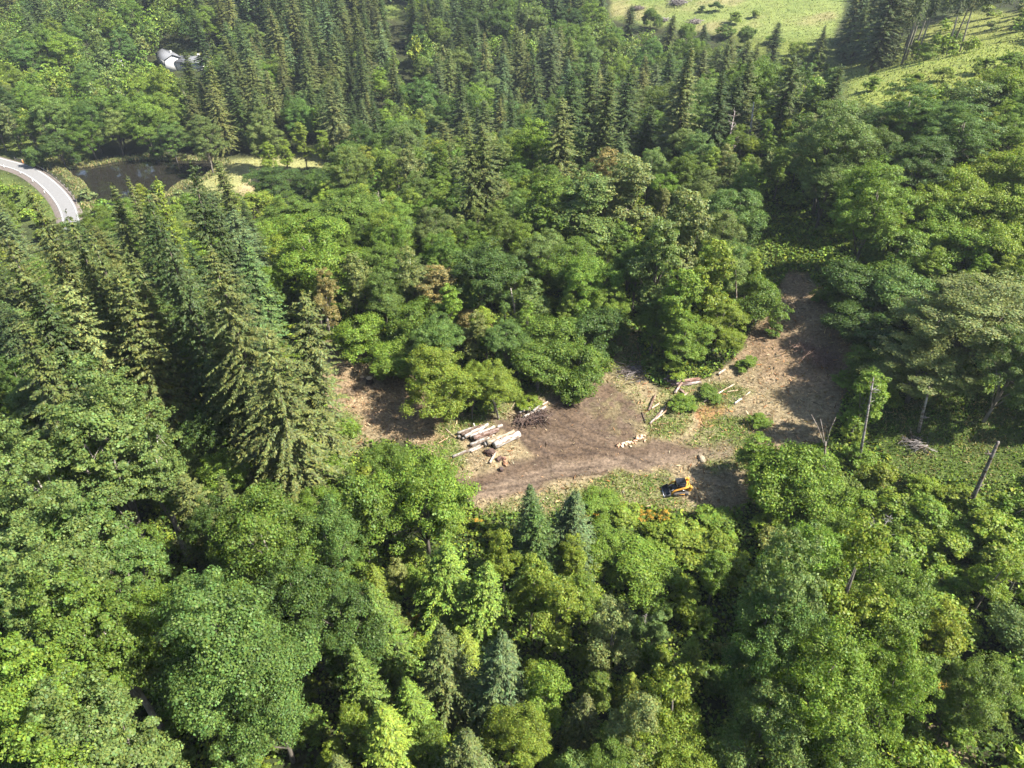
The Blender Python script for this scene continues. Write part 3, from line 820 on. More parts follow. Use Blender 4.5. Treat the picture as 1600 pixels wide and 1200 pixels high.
rng2 = np.random.default_rng(99)
ROAD_XY = [hit(a, b)[:2] for a, b in ROAD_PX]
hx = [t['x'] for t in TREES]; hy = [t['y'] for t in TREES]; hr = [t['r'] * .8 for t in TREES]
N = 33000
depthy = 18 + 400 * rng2.random(N) ** 0.85
cxw = (rng2.random(N) * 2 - 1) * (depthy * .98 + 34)
zw = terrain(cxw, depthy); bxs, bys, _ = project(cxw, depthy, zw); mxs, mys, _ = project(cxw, depthy, zw + 9)
bad = in_poly(cxw, depthy, POND_XY) | (poly_dist(cxw, depthy, ROAD_XY, False) < 5.5)
for q in NOBASE_PX: bad |= in_poly(bxs, bys, q)
bad |= (mxs < -420) | (mxs > 2020) | (bys < -14) | (bxs < -480) | (bxs > 2080) | (mys > 1330)
for x, y, z, mx, my, bx, by in zip(cxw[~bad], depthy[~bad], zw[~bad], mxs[~bad], mys[~bad], bxs[~bad], bys[~bad]):
    code = zone_code(float(mx), float(my))
    if code == 7 and by > 117 - (bx - 1345) * .2: code = 4
    if code == 0: continue
    if code == 7 and mx > 1600: code = 6
    u = rng2.random()
    nz = float(vnoise(x / 22, y / 22, 17))
    if code == 1: kind = 'fir' if u < .93 else 'round'
    elif code == 2: kind = 'fir' if nz + (u - .5) * .9 > 0.05 else 'round'
    elif code == 9: kind = 'fir' if u < .38 else ('round' if u < .75 else 'alder')
    elif code == 7: kind = 'tallfir' if u < .85 else 'shrub'
    elif code == 8: kind = ['youngfir', 'alder', 'shrub', 'shrub'][int(u * 3.99)]
    elif code == 6: kind = 'shrub' if u < .93 else 'alder'
    elif code == 5: kind = 'alder' if u < .85 else 'fir'
    elif code == 4: kind = 'alder' if u < .6 else 'round'
    else: kind = ['round', 'alder', 'maple'][int(u * 2.99)]
    if 1290 < mx < 1480 and 430 < my < 700 and kind != 'shrub': continue
    if y < 100 and kind == 'maple': kind = 'round'
    far = y > 150
    if kind == 'fir': h = (14 + 15 * rng2.random() ** .8) if far else rng2.uniform(13, 23); r = (h * .7 + 5) * rng2.uniform(.20, .30); col = ['dk', 'cf', 'dk', 'bl', 'ol'][int(rng2.integers(5))]; ov = .62
    elif kind == 'tallfir': h = rng2.uniform(20, 28); r = h * .085; col = ['cf', 'ol', 'dk'][int(rng2.integers(3))]; ov = 1.25
    elif kind == 'youngfir': h = rng2.uniform(6, 10); r = h * .26; col = ['cf', 'gr', 'bl', 'yg'][int(rng2.integers(4))]; ov = .9
    elif kind == 'shrub': h = rng2.uniform(2.5, 5); r = h * rng2.uniform(.55, .8); col = ['br', 'yg', 'gr', 'lm', 'pl'][int(rng2.integers(5))]; ov = 1.25
    elif kind == 'alder': h = rng2.uniform(12, 17) if far else rng2.uniform(5, 8) if code == 8 else rng2.uniform(7, 11); r = h * rng2.uniform(.22, .3); col = ['gr', 'pl', 'gg', 'yg', 'br', 'gr'][int(rng2.integers(6))]; ov = .72
    else: h = rng2.uniform(13, 20) if far else rng2.uniform(9, 14); r = h * rng2.uniform(.3, .38); col = ['gr', 'mg', 'gg', 'br', 'gr', 'gg', 'br'][int(rng2.integers(7))]; ov = .7
    if code == 4: col = ['br', 'yg', 'lm'][int(rng2.integers(3))]; h *= .72; r *= .85
    if code in (2, 3) and kind != 'fir' and y > 190 and rng2.random() < .15: col = ['dg', 'mg', 'gr'][int(rng2.integers(3))]
    if poly_dist(np.array(x), np.array(y), ROAD_XY, False) < 4.5 + r * .5: continue
    A = np.array(hx); B = np.array(hy); Rr = np.array(hr)
    if (np.hypot(A - x, B - y) < (Rr + r * ov) * (.82 if kind != 'fir' else .95)).any(): continue
    tip = 'fir' in kind
    if crown_blocks_view(x, y, z, h, r, tip): continue
    if mx > 1630 and h > 8: h *= .55
    if kind in ('round', 'alder') and h < 2.3 * r and h < 10.5: kind = 'bushy'
    cj = np.array(COLS[col]) * rng2.uniform(.85, 1.2) * np.array([rng2.uniform(.9, 1.12), 1, rng2.uniform(.85, 1.15)])
    add_tree(kind, x, y, h, r, cj); TREES[-1]['key'] = col
    hx.append(x); hy.append(y); hr.append(r * ov)

# shrub layer under and between the near trees
N = 6400
depthy = 20 + 125 * rng2.random(N); cxw = (rng2.random(N) * 2 - 1) * (depthy * .9 + 30)
sx, sy, n_sh = [], [], 0
bxs, bys, _ = project(cxw, depthy, terrain(cxw, depthy))
for x, y, bx, by in zip(cxw, depthy, bxs, bys):
    if bx < -220 or bx > 1850 or by > 1290 or by < 300: continue
    h = rng2.uniform(1.5, 3.6); r = h * rng2.uniform(.55, .85)
    if any(in_poly(np.array(bx), np.array(by), q) for q in SEE_PX): continue
    if poly_dist(np.array(x), np.array(y), ROAD_XY, False) < 4.5 + r: continue
    if sx and (np.hypot(np.array(sx) - x, np.array(sy) - y) < 3.7).any(): continue
    A = np.array(hx); B = np.array(hy); Rr = np.array(hr)
    if (np.hypot(A - x, B - y) < Rr * .35).any(): continue
    if crown_blocks_view(x, y, float(terrain(x, y)), h, r, False): continue
    key = ['br', 'yg', 'gr', 'lm', 'br', 'lm', 'gr'][int(rng2.integers(7))]
    cj = np.array(COLS[key]) * rng2.uniform(.8, 1.25)
    add_tree('shrub', x, y, h, r, cj, zoff=-.1); TREES[-1]['key'] = key; TREES[-1]['low'] = True
    sx.append(x); sy.append(y)
# ------------------------------------------------------------------ the ground: one sheet to the horizon
def axis(fine0, fine1, step, lo, hi, mid=1.6):
    a = list(np.arange(fine0, fine1, step))
    s = step; v = fine1
    while v < hi: a.append(v); s = min(s * 1.10, mid if v < fine1 + 330 else 400); s = s * 1.12 if v > fine1 + 330 else s; v += s
    a.append(hi); s = step; v = fine0; left = []
    while v > lo: v -= s; left.append(max(v, lo)); s = min(s * 1.10, mid if v > fine0 - 160 else 400); s = s * 1.12 if v < fine0 - 160 else s
    return np.array(sorted(set(left + a)))


gx = axis(-34, 56, .3, -3000, 3000); gy = axis(46, 122, .3, -1500, 5000)
GX, GY = np.meshgrid(gx, gy)
GZ = terrain(GX, GY)


def mixc(c, k, new):
    return c * (1 - k[..., None]) + np.array(new) * k[..., None]


def inside(px, py, poly, soft):
    sd = poly_dist(px, py, poly) * np.where(in_poly(px, py, poly), 1, -1)
    return smooth(sd / (2 * soft) + .5)


def ground_color(x, y, z):
    px, py, dep = project(x, y, z)
    k = 80 / dep
    n1 = fbm(x / 2.2, y / 2.2, 5, 4); n2 = fbm(x / 2.6 + 40, y / 2.6, 9, 4); n3 = fbm(x / 7, y / 7, 21, 3); n4 = fbm(x / .9, y / .9, 33, 3)
    px = px + 16 * k * n1; py = py + 11 * k * n2
    c = np.broadcast_to(np.array([.046, .050, .022]), x.shape + (3,)).copy()
    c = mixc(c, smooth(n3 * 1.5 + .3) * .6, (.055, .080, .022))
    grass = np.zeros(x.shape)

    def lay(poly, soft, col, amt=1.0, g=None):
        nonlocal c, grass
        w = inside(px, py, poly, soft) * amt
        c = mixc(c, w, col)
        if g is not None: grass = grass * (1 - w) + w * g
    lay(MEADOW_PX, 6, (.205, .245, .070), 1, .7)
    n5 = fbm(x / 16, y / 16, 45, 3)
    w = inside(px, py, MEADOW_PX, 6) * smooth(n5 * 2.2 - .1); c = mixc(c, w * .7, (.29, .245, .12))
    w = inside(px, py, MEADOW_PX, 6) * smooth(-n5 * 2.2 - .1); c = mixc(c, w * .6, (.14, .19, .05))
    lay(PASTURE_PX, 8, (.25, .27, .07), 1, .8)
    lay([(1150, 60), (1300, 60), (1330, 150), (1190, 160)], 12, (.17, .20, .045), .9, .7)
    lay([(1320, 165), (1335, 95), (1490, 70), (1660, 30), (1660, 130), (1480, 165)], 8, (.25, .29, .065), 1, .9)
    lay(BANK_PX, 6, (.30, .30, .12), 1, .5)
    lay([(385, 262), (412, 268), (410, 308), (372, 302)], 5, (.42, .34, .18), 1, .2)
    lay([(280, 78), (330, 78), (328, 95), (285, 95)], 4, (.20, .22, .06), 1)
    lay([(596, 5), (622, 5), (624, 28), (604, 28)], 6, (.16, .21, .05), .9, .6)
    lay([(0, 200), (140, 215), (130, 330), (110, 270), (60, 245), (0, 238)], 10, (.14, .18, .04), 1, .8)
    lay([(0, 270), (60, 300), (95, 335), (60, 350), (0, 345)], 10, (.12, .16, .04), 1, .8)
    # open hillside with long grass, right
    lay(DKGRASS_PX, 12, (.085, .115, .030), 1, 1.0)
    lay([(1160, 700), (1640, 700), (1640, 900), (1300, 900)], 20, (.10, .14, .032), .9, .8)
    lay([(1370, 300), (1640, 230), (1640, 440), (1380, 430)], 20, (.10, .15, .03), .9, .8)
    lay([(1185, 340), (1260, 340), (1310, 390), (1300, 450), (1190, 440)], 10, (.11, .14, .035), 1, .8)
    lay([(1400, 1130), (1500, 1120), (1560, 1250), (1400, 1250)], 14, (.24, .185, .115), 1, 0)
    # the clearing: tan litter
    cl = inside(px, py, CLEAR_PX, 9)
    c = mixc(c, cl, (.290, .228, .132)); grass = grass * (1 - cl)
    c = mixc(c, cl * smooth(n1 * 2.2 - .1) * .6, (.180, .145, .082))
    c = mixc(c, cl * smooth(n4 * 1.9 - .35) * .6, (.40, .31, .20))
    w = inside(px, py, [(515, 575), (640, 585), (700, 640), (705, 690), (620, 690), (540, 640)], 12) * cl; c = mixc(c, w * .3, (.30, .165, .09))
    w = inside(px, py, [(1095, 632), (1135, 628), (1130, 660), (1085, 668)], 4); c = mixc(c, w * .75, (.36, .16, .07))
    w = inside(px, py, [(1180, 520), (1345, 540), (1330, 610), (1190, 600)], 14) * cl; c = mixc(c, w * .5, (.27, .17, .105))
    # bare hillside track
    w = inside(px, py, [(1150, 560), (1200, 478), (1232, 424), (1262, 428), (1285, 470), (1340, 560), (1250, 560)], 12); c = mixc(c, w * .8 * (.6 + .4 * smooth(n1 * 2 + .5)), (.25, .17, .105)); grass = grass * (1 - w)
    # grass patches in the clearing
    for poly, a in (([(690, 662), (735, 640), (770, 640), (760, 665), (712, 680), (735, 725), (705, 735), (680, 700)], .85), ([(760, 640), (800, 610), (890, 585), (880, 605), (820, 630), (790, 650)], .8),
                    ([(1000, 640), (1040, 600), (1140, 600), (1170, 615), (1140, 640), (1085, 640), (1070, 680), (1020, 690)], .9), ([(1075, 690), (1100, 650), (1180, 650), (1180, 730), (1120, 735), (1060, 700)], .85),
                    ([(755, 808), (770, 785), (880, 768), (940, 742), (1045, 740), (1060, 775), (1100, 790), (1160, 800), (1100, 830), (900, 830)], .85),
                    ([(900, 600), (990, 590), (1010, 640), (985, 690), (960, 650), (905, 625)], .35), ([(535, 640), (565, 650), (570, 700), (540, 720)], .8), ([(490, 690), (545, 690), (560, 760), (500, 760)], .8), ([(955, 520), (1000, 520), (1008, 590), (960, 590)], .7)):
        w = inside(px, py, poly, 8) * a * (.55 + .45 * smooth(n1 * 2 + .5)); c = mixc(c, w, (.135, .185, .040)); grass = grass * (1 - w) + w
    # churned dark earth
    w = inside(px, py, DIRT_PX, 7); c = mixc(c, w, (.130, .090, .060)); grass = grass * (1 - w)
    c = mixc(c, w * smooth(n2 * 2) * .45, (.160, .120, .086)); c = mixc(c, w * smooth(-n1 * 2 - .1) * .5, (.088, .064, .05))
    w = inside(px, py, [(890, 592), (1005, 600), (1010, 660), (985, 690), (930, 660)], 12) * smooth(n4 * 1.5 + .3) * .6; c = mixc(c, w, (.20, .17, .085))
    d = poly_dist(px, py, TRACK_PX, False); w = smooth(1.4 - d / 13) * .8; c = mixc(c, w, (.205, .152, .108)); grass = grass * (1 - w)
    # wheel ruts from the log piles
    ruts = [[(768, 652), (805, 668), (835, 690), (880, 700), (910, 690)], [(765, 657), (800, 676), (828, 700), (870, 712), (930, 708)], [(770, 650), (815, 664), (850, 690), (885, 716)], [(812, 672), (850, 705), (860, 730)], [(905, 700), (960, 715), (1010, 735), (1050, 752)], [(912, 692), (970, 706), (1020, 726), (1066, 744)], [(700, 765), (780, 752), (860, 738), (940, 728)], [(705, 775), (790, 762), (870, 747), (950, 736)], [(860, 640), (880, 665), (930, 690)], [(872, 636), (892, 658), (945, 682)]]
    for q in ruts:
        qx, qy, _ = project(x, y, z)
        w = smooth(1.3 - poly_dist(qx + 1.5 * n1, qy + 1.2 * n2, q, False) / 2.2); c = mixc(c, w * .62, (.06, .043, .034))
    return np.clip(c * .62, .004, 1), np.clip(grass, 0, 1)


GC, GG = ground_color(GX, GY, GZ)
# relief: ruts and clods of the churned earth
gpx, gpy, _ = project(GX, GY, GZ)
dirt_w = inside(gpx, gpy, CLEAR_PX, 8)
GZ = GZ + dirt_w * (.10 * fbm(GX / 1.6, GY / 1.6, 71, 3) + .06 * fbm(GX / .7, GY / .7, 77, 2))
nxg, nyg = len(gx), len(gy)
ii = np.arange(nxg * nyg).reshape(nyg, nxg)
quads = np.stack([ii[:-1, :-1], ii[:-1, 1:], ii[1:, 1:], ii[1:, :-1]], -1).reshape(-1, 4)
me = mesh_from('ground', np.stack([GX, GY, GZ], -1).reshape(-1, 3), quads.ravel(), np.full(len(quads), 4), None, True)
at = me.color_attributes.new('Col', 'FLOAT_COLOR', 'POINT')
at.data.foreach_set('color', np.concatenate([GC.reshape(-1, 3), np.ones((GC.size // 3, 1))], 1).astype(np.float32).ravel())
t = NT('ground_soil')
a = t.n('ShaderNodeAttribute', attribute_name='Col'); tc = t.n('ShaderNodeTexCoord')
n1 = t.noise(tc.outputs['Object'], 2.6, 6, .7); n2 = t.noise(tc.outputs['Object'], .35, 3, .5)
v = t.math('MULTIPLY', t.ramp(n1, .32, .68, .42, 1.6), t.ramp(n2, .3, .7, .8, 1.2))
cc = t.n('ShaderNodeCombineColor')
for i in range(3): t.t.links.new(v, cc.inputs[i])
colr = t.mix(1.0, a.outputs['Color'], cc.outputs[0], 'MULTIPLY')
p = t.n('ShaderNodeBsdfPrincipled', i_Base__Color=colr, i_Roughness=.95); p.inputs['Specular IOR Level'].default_value = .1
b = t.n('ShaderNodeBump', i_Strength=.8, i_Distance=.16, i_Height=n1); t.t.links.new(b.outputs[0], p.inputs['Normal'])
me.materials.append(t.surf(p.outputs[0]))
tag(bpy.data.objects.new('ground', me), kind='structure'); COL.objects.link(bpy.data.objects['ground'])


# ------------------------------------------------------------------ uncountable ground cover
def col_mesh(name, verts, cols, mat, label):
    me = quads_mesh(name, verts)
    at = me.color_attributes.new('Col', 'FLOAT_COLOR', 'POINT')
    cc = np.concatenate([np.repeat(cols, 4, 0), np.ones((len(verts), 1))], 1).astype(np.float32)
    at.data.foreach_set('color', cc.ravel())
    me.materials.append(mat)
    o = bpy.data.objects.new(name, me); COL.objects.link(o)
    return tag(o, label, kind='stuff')


rg = np.random.default_rng(5)
N = 560000
y = 22 + 125 * rg.random(N) ** .8; x = (rg.random(N) * 2 - 1) * (y * .92 + 30); z = terrain(x, y)
px, py, dep = project(x, y, z)
ok = (px > -320) & (px < 1920) & (py < 1300) & ~in_poly(px, py, CLEAR_PX) & ~in_poly(px, py, DKGRASS_PX) & (poly_dist(x, y, ROAD_XY, False) > 4)
ok &= (fbm(x / 4, y / 4, 55, 3) + rg.random(N) * .5 > -.12)
x, y, z, dep = x[ok], y[ok], z[ok], dep[ok]; n = len(x)
hh = (.5 + .5 * fbm(x / 3, y / 3, 61, 3)).clip(.1, 1) * 1.1
pos = np.stack([x, y, z + hh * rg.random(n) ** .6], -1)
nr = rg.normal(size=(n, 3)) * .55 + np.array([0, 0, .9])
sz = rg.uniform(.16, .42, n) * (.75 + dep / 160)
pal = np.array([COLS['br'], COLS['gr'], COLS['yg'], COLS['gr'], COLS['dg'], COLS['lm']])
q = np.clip(((fbm(x / 6, y / 6, 65, 3) + 1) / 2 * 6 + rg.normal(size=n) * .8).astype(int), 0, 5)
col_mesh('undergrowth', leaf_quads(pos, nr, sz, .8, rg), pal[q] * rg.uniform(.7, 1.2, (n, 1)), M_TUFT, 'low leafy brambles and ferns covering the forest floor')

N = 520000
y = 40 + 100 * rg.random(N) ** .9; x = (rg.random(N) * 2 - 1) * (y * .76 + 24); z = terrain(x, y)
_, g = ground_color(x, y, z); px, py, dep = project(x, y, z)
ok = (rg.random(N) < g * 1.0) & (px > -40) & (px < 1640)
x, y, z, dep = x[ok], y[ok], z[ok], dep[ok]; n = len(x)
pos = np.stack([x, y, z + .10], -1); al = rg.normal(size=(n, 3)) * .55 + np.array([0, 0, 1.0])
dry = (fbm(x / 2.5, y / 2.5, 81, 3) + rg.normal(size=n) * .35 > .18)
cg = np.where(dry[:, None], np.array([.20, .175, .075]), np.array([.105, .165, .028])) * rg.uniform(.7, 1.25, (n, 1))
col_mesh('grass', leaf_quads(pos, rg.normal(size=(n, 3)), rg.uniform(.18, .45, n), .35, rg, al), cg, M_TUFT, 'rough green and dry grass patched across the clearing and hillside')

N = 130000   # far meadows, road verge
px = rg.random(N) * 1640 - 20; py = rg.random(N) * 340
xs, ys = [], []
d = FWD[None] + RGT[None] * ((px - CX) / F)[:, None] - UPV[None] * ((py - CY) / F)[:, None]
tt = np.full(N, 60.0); hitd = np.zeros(N, bool)
for _ in range(260):
    pp = CAM + d * tt[:, None]; below = pp[:, 2] < terrain(pp[:, 0], pp[:, 1]); tt = np.where(below, tt, tt + 2.0)
pp = CAM + d * (tt[:, None] - 2.0 * rg.random((N, 1))); x, y = pp[:, 0], pp[:, 1]; z = terrain(x, y)
_, g = ground_color(x, y, z)
ok = (rg.random(N) < g) & (y < 560) & (poly_dist(x, y, ROAD_XY, False) > 3.5); x, y, z = x[ok], y[ok], z[ok]; n = len(x)
ink = inside(*project(x, y, z)[:2], BANK_PX, 4)[:, None]
cg = ((np.array([.165, .205, .055]) + np.array([.05, .0, .01]) * fbm(x / 16, y / 16, 45, 3)[:, None]) * (1 - ink) + np.array([.34, .33, .13]) * ink) * rg.uniform(.8, 1.2, (n, 1)) * .72
col_mesh('meadow_grass', leaf_quads(np.stack([x, y, z + .2], -1), rg.normal(size=(n, 3)), rg.uniform(.3, .75, n), .5, rg, rg.normal(size=(n, 3)) * .5 + np.array([0, 0, 1.0])), cg, M_TUFT, 'tall yellow green grass of the far meadows and the road verge')

# twigs and chips over the clearing
N = 95000
y = 48 + 75 * rg.random(N); x = (rg.random(N) * 2 - 1) * (y * .62); z = terrain(x, y); px, py, dep = project(x, y, z)
ok = in_poly(px, py, CLEAR_PX) & (rg.random(N) < np.where(in_poly(px, py, DIRT_PX), .08, .9)); x, y, z = x[ok], y[ok], z[ok]; n = len(x)
al = rg.normal(size=(n, 3)) * np.array([1, 1, .25])
cg = np.array([.27, .215, .135]) * rg.uniform(.3, 1.6, (n, 1)) * np.where((rg.random(n) < .3)[:, None], np.array([.9, .62, .5]), 1)
col_mesh('wood_debris', leaf_quads(np.stack([x, y, z + .07 + .12 * rg.random(n)], -1), rg.normal(size=(n, 3)) + np.array([0, 0, .8]), rg.uniform(.15, .6, n) * (1 + (rg.random(n) < .06) * 1.5), .16, rg, al), cg, M_TUFT, 'scattered twigs, bark and chips littering the bare clearing')

# reeds round the pond
segs = np.array(POND_XY + [POND_XY[0]]); N = 26000
k = rg.integers(0, len(POND_XY), N); f = rg.random(N)[:, None]
pq = segs[k] * (1 - f) + segs[k + 1] * f + rg.normal(size=(N, 2)) * np.array([1.3, 1.3])
sd = poly_dist(pq[:, 0], pq[:, 1], POND_XY) * np.where(in_poly(pq[:, 0], pq[:, 1], POND_XY), 1, -1)
clump = fbm(pq[:, 0] / 6, pq[:, 1] / 6, 91, 2)
ok = (sd < .9 + clump * 1.5) & (sd > -4); pq = pq[ok]; n = len(pq)
pos = np.stack([pq[:, 0], pq[:, 1], np.maximum(terrain(pq[:, 0], pq[:, 1]), WATER_Z) + .35], -1)
cg = np.array([.29, .265, .14]) * rg.uniform(.6, 1.2, (n, 1)) * np.where((rg.random(n) < .4)[:, None], np.array([.5, .75, .4]), 1)
col_mesh('reeds', leaf_quads(pos, rg.normal(size=(n, 3)) * np.array([1, 1, .2]), rg.uniform(.5, 1.1, n), .3, rg, rg.normal(size=(n, 3)) * .25 + np.array([0, 0, 1.0])), cg, M_TUFT, 'pale dry reeds fringing the dark pond')

# ------------------------------------------------------------------ pond water
t = NT('pond_water'); tc = t.n('ShaderNodeTexCoord')
p = t.n('ShaderNodeBsdfPrincipled', i_Base__Color=(.014, .013, .010, 1), i_Roughness=.04)
b = t.n('ShaderNodeBump', i_Strength=.06, i_Distance=.1, i_Height=t.noise(tc.outputs['Object'], 1.2, 3)); t.t.links.new(b.outputs[0], p.inputs['Normal'])
m_water = t.surf(p.outputs[0])
cxp = np.mean([q[0] for q in POND_XY]); cyp = np.mean([q[1] for q in POND_XY])
wv = [(cxp + (a - cxp) * 1.03, cyp + (b_ - cyp) * 1.03, WATER_Z) for a, b_ in POND_XY]
tag(link('pond_water', mesh_from('pond_water', wv, list(range(len(wv)))[::-1], [len(wv)]), m_water), kind='structure')

# ------------------------------------------------------------------ road
def spline(pts, n=14):
    pts = [np.array(p, float) for p in pts]; out = []
    for i in range(len(pts) - 1):
        p0, p1, p2, p3 = pts[max(i - 1, 0)], pts[i], pts[i + 1], pts[min(i + 2, len(pts) - 1)]
        for k in range(n):
            u = k / n
            out.append(.5 * (2 * p1 + (p2 - p0) * u + (2 * p0 - 5 * p1 + 4 * p2 - p3) * u * u + (3 * p1 - p0 - 3 * p2 + p3) * u ** 3))
    out.append(pts[-1]); return np.array(out)


RC = spline(ROAD_XY)
rt = np.gradient(RC, axis=0); rt /= np.linalg.norm(rt, axis=1, keepdims=True); rn = np.stack([-rt[:, 1], rt[:, 0]], 1)
RZ = terrain(RC[:, 0], RC[:, 1])
for _ in range(30): RZ[1:-1] = (RZ[:-2] + RZ[1:-1] * 2 + RZ[2:]) / 4
RZ = RZ + .38


def ribbon(name, offs, dz, mat, i0=0, i1=None):
    i1 = i1 or len(RC); v = []; m = len(offs)
    for i in range(i0, i1):
        for (o, dd) in offs: v.append((RC[i, 0] + rn[i, 0] * o, RC[i, 1] + rn[i, 1] * o, RZ[i] + dz + dd))
    f = []
    for i in range(i1 - i0 - 1):
        for k in range(m - 1): f += [i * m + k, (i + 1) * m + k, (i + 1) * m + k + 1, i * m + k + 1]
    return tag(link(name, mesh_from(name, v, f, [4] * (len(f) // 4)), mat), kind='structure')


M_ASPH = simple_mat('asphalt', (.16, .157, .155), .9, 2.0, .15)
M_LINE = simple_mat('road_paint', (.36, .36, .35), .7, 4, .1)
M_GRAV = simple_mat('road_shoulder_gravel', (.13, .107, .093), .95, 3.0, .4)
HW = 2.15
ribbon('road_shoulder', [(-HW - 2.2, -.9), (-HW - 1.1, -.10), (0, -.02), (HW + .7, -.10), (HW + 1.6, -.9)], -.03, M_GRAV)
ribbon('road', [(-HW, -.03), (0, .02), (HW, -.03)], .0, M_ASPH)
for o in (-HW + .32, HW - .32): ribbon('road_marking', [(o - .13, -.022), (o + .13, -.022)], .012, M_LINE)
M_STEEL = simple_mat('dull_steel', (.16, .15, .14), .6, 5, .3, .4, .4)
# guard rail along the outer side of the bend, facing the pond
i0 = int(14 * 2.3); i1 = int(14 * 6.6)
side = 1 if np.dot(rn[60], np.array([cxp, cyp]) - RC[60]) > 0 else -1
gr = empty('guard_rail', (RC[i0, 0], RC[i0, 1], RZ[i0])); tag(gr, 'low steel guard rail along the pond side of the road bend', 'guard rail')
v, f = [], []
for k, i in enumerate(range(i0, i1)):
    for (o, zz) in ((HW + .75, .45), (HW + .70, .55), (HW + .78, .65), (HW + .70, .75), (HW + .75, .83)):
        v.append((RC[i, 0] + rn[i, 0] * o * side - RC[i0, 0], RC[i, 1] + rn[i, 1] * o * side - RC[i0, 1], RZ[i] + zz - RZ[i0]))
for k in range(i1 - i0 - 1):
    for j in range(4): f += [k * 5 + j, k * 5 + 5 + j, k * 5 + 6 + j, k * 5 + 1 + j]
link('rail', mesh_from('rail', v, f, [4] * (len(f) // 4)), M_STEEL, gr)
for i in range(i0, i1, 4):
    MB().box((RC[i, 0] + rn[i, 0] * (HW + .9) * side - RC[i0, 0], RC[i, 1] + rn[i, 1] * (HW + .9) * side - RC[i0, 1], RZ[i] - RZ[i0] + .2), (.16, .16, 1.2)).obj('post', M_STEEL, gr)
M_WHITE = simple_mat('white_plastic', (.5, .5, .49), .6, 3, .1)
M_ORANGE = simple_mat('orange_plastic', (.7, .22, .05), .6, 3, .1)
for j, q in enumerate((2.6, 3.5, 4.4, 5.3)):
    i = int(14 * q); o = -(HW + .6) * side
    r_ = empty('road_marker_post', (RC[i, 0] + rn[i, 0] * o, RC[i, 1] + rn[i, 1] * o, RZ[i] - .1))
    tag(r_, ['white marker post on the inner road edge, farthest up the bend', 'white marker post on the inner road edge, second down the bend', 'white marker post on the inner road edge, third down the bend', 'white marker post on the inner road edge, nearest the firs'][j], 'marker post', 'marker posts on the inside of the road bend')
    MB().tube([(0, 0, -.1), (0, 0, 1.1)], [.11, .09], 8).obj('post', M_WHITE, r_)
    MB().tube([(0, 0, 1.1), (0, 0, 1.2)], [.1, .1], 8).obj('cap', M_STEEL, r_)
x_, y_, z_, _ = hit(37, 256)
r_ = empty('road_marker_post', (x_, y_, z_)); tag(r_, 'orange marker post on the grassy verge above the road bend', 'marker post')
MB().tube([(0, 0, -.1), (0, 0, 1.3)], [.13, .11], 8).obj('post', M_ORANGE, r_); MB().tube([(0, 0, 1.3), (0, 0, 1.42)], [.12, .12], 8).obj('cap', M_WHITE, r_)
# ------------------------------------------------------------------ logs, poles, planks
from mathutils import Matrix


def V3(px, py, above=0.0):
    x, y, z, _ = hit(px, py, above)
    return Vector((x, y, float(terrain(x, y)) + above))


def log(name, a, b, dia, col, label, cat, group=None, lift=0.0, lift2=None, cutc=(.62, .50, .34), taper=.86, crook=.02, bark=None, seed=0, n=12):
    p = V3(*a, dia / 2 + lift); q = V3(*b, dia / 2 + (lift if lift2 is None else lift2))
    r_ = random.Random(seed + int(a[0] * 7 + b[1])); L = (q - p).length; d = (q - p).normalized()
    pts, rad = [], []
    m = 9
    for i in range(m):
        f = i / (m - 1)
        pts.append(Vector((f * L, r_.gauss(0, crook) * L * .3 * math.sin(math.pi * f), r_.gauss(0, crook * .3) * L * .3 * math.sin(math.pi * f))))
        rad.append(dia / 2 * (1 - (1 - taper) * f) * (1 + r_.uniform(-.05, .05)))
    mb = MB().tube(pts, rad, n, 0, 1, .06, seed + 1)
    for k in range(r_.randrange(1, 4)):    # branch stubs
        f = r_.uniform(.15, .85); a_ = r_.uniform(0, 6.28); s = Vector((f * L, 0, 0)); e = Vector((r_.uniform(-.1, .3), math.cos(a_), math.sin(a_)))
        mb.tube([s, s + e * (dia * .5 + .12)], [dia * .11, dia * .08], 5, 0, 1)
    o = mb.obj(name, [M_WOOD, M_CUT]); o.color = (*[q_ * .78 for q_ in col], 1)
    o.location = p; o.rotation_mode = 'QUATERNION'; o.rotation_quaternion = d.to_track_quat('X', 'Z')
    return tag(o, label, cat, group)


def z5(X, Y): return (640 + X / 7.273, 600 + Y / 7.273)
def z8(X, Y): return (960 + X / 7.273, 540 + Y / 7.273)


WH, GY_, TN, RB, BR = (.47, .445, .41), (.31, .295, .27), (.38, .325, .235), (.24, .175, .15), (.15, .11, .085)
G1 = 'logs in the big pile'
log('log', z5(965, 700), z5(1245, 565), .95, WH, 'thickest white barkless log, front of the big pile', 'log', G1, .05, n=16)
log('log', z5(880, 672), z5(1190, 550), .85, TN, 'thick tan log resting behind the thickest white one', 'log', G1, .1, n=16)
log('log', z5(855, 690), z5(930, 655), .6, WH, 'short white log end wedged between the two thick front logs', 'log', G1, .0)
log('log', z5(690, 695), z5(905, 615), .55, GY_, 'long grey log with a pale cut end, left front of the big pile', 'log', G1)
log('log', z5(725, 615), z5(1010, 520), .75, RB, 'reddish brown barked log lying in the middle of the big pile', 'log', G1, .25)
log('log', z5(690, 605), z5(965, 490), .62, WH, 'white log just behind the reddish barked one', 'log', G1, .1)
log('log', z5(630, 600), z5(893, 460), .55, WH, 'slim white log sticking out highest at the back of the big pile', 'log', G1, .3)
log('log', z5(550, 605), z5(800, 505), .5, GY_, 'grey log at the far left of the big pile, ends uneven', 'log', G1)
log('log', z5(545, 560), z5(780, 485), .45, GY_, 'thin grey log along the back edge of the big pile', 'log', G1, .15)
log('log', z5(590, 580), z5(830, 470), .42, BR, 'dark weathered log in the shade between the back grey logs', 'log', G1, .35)
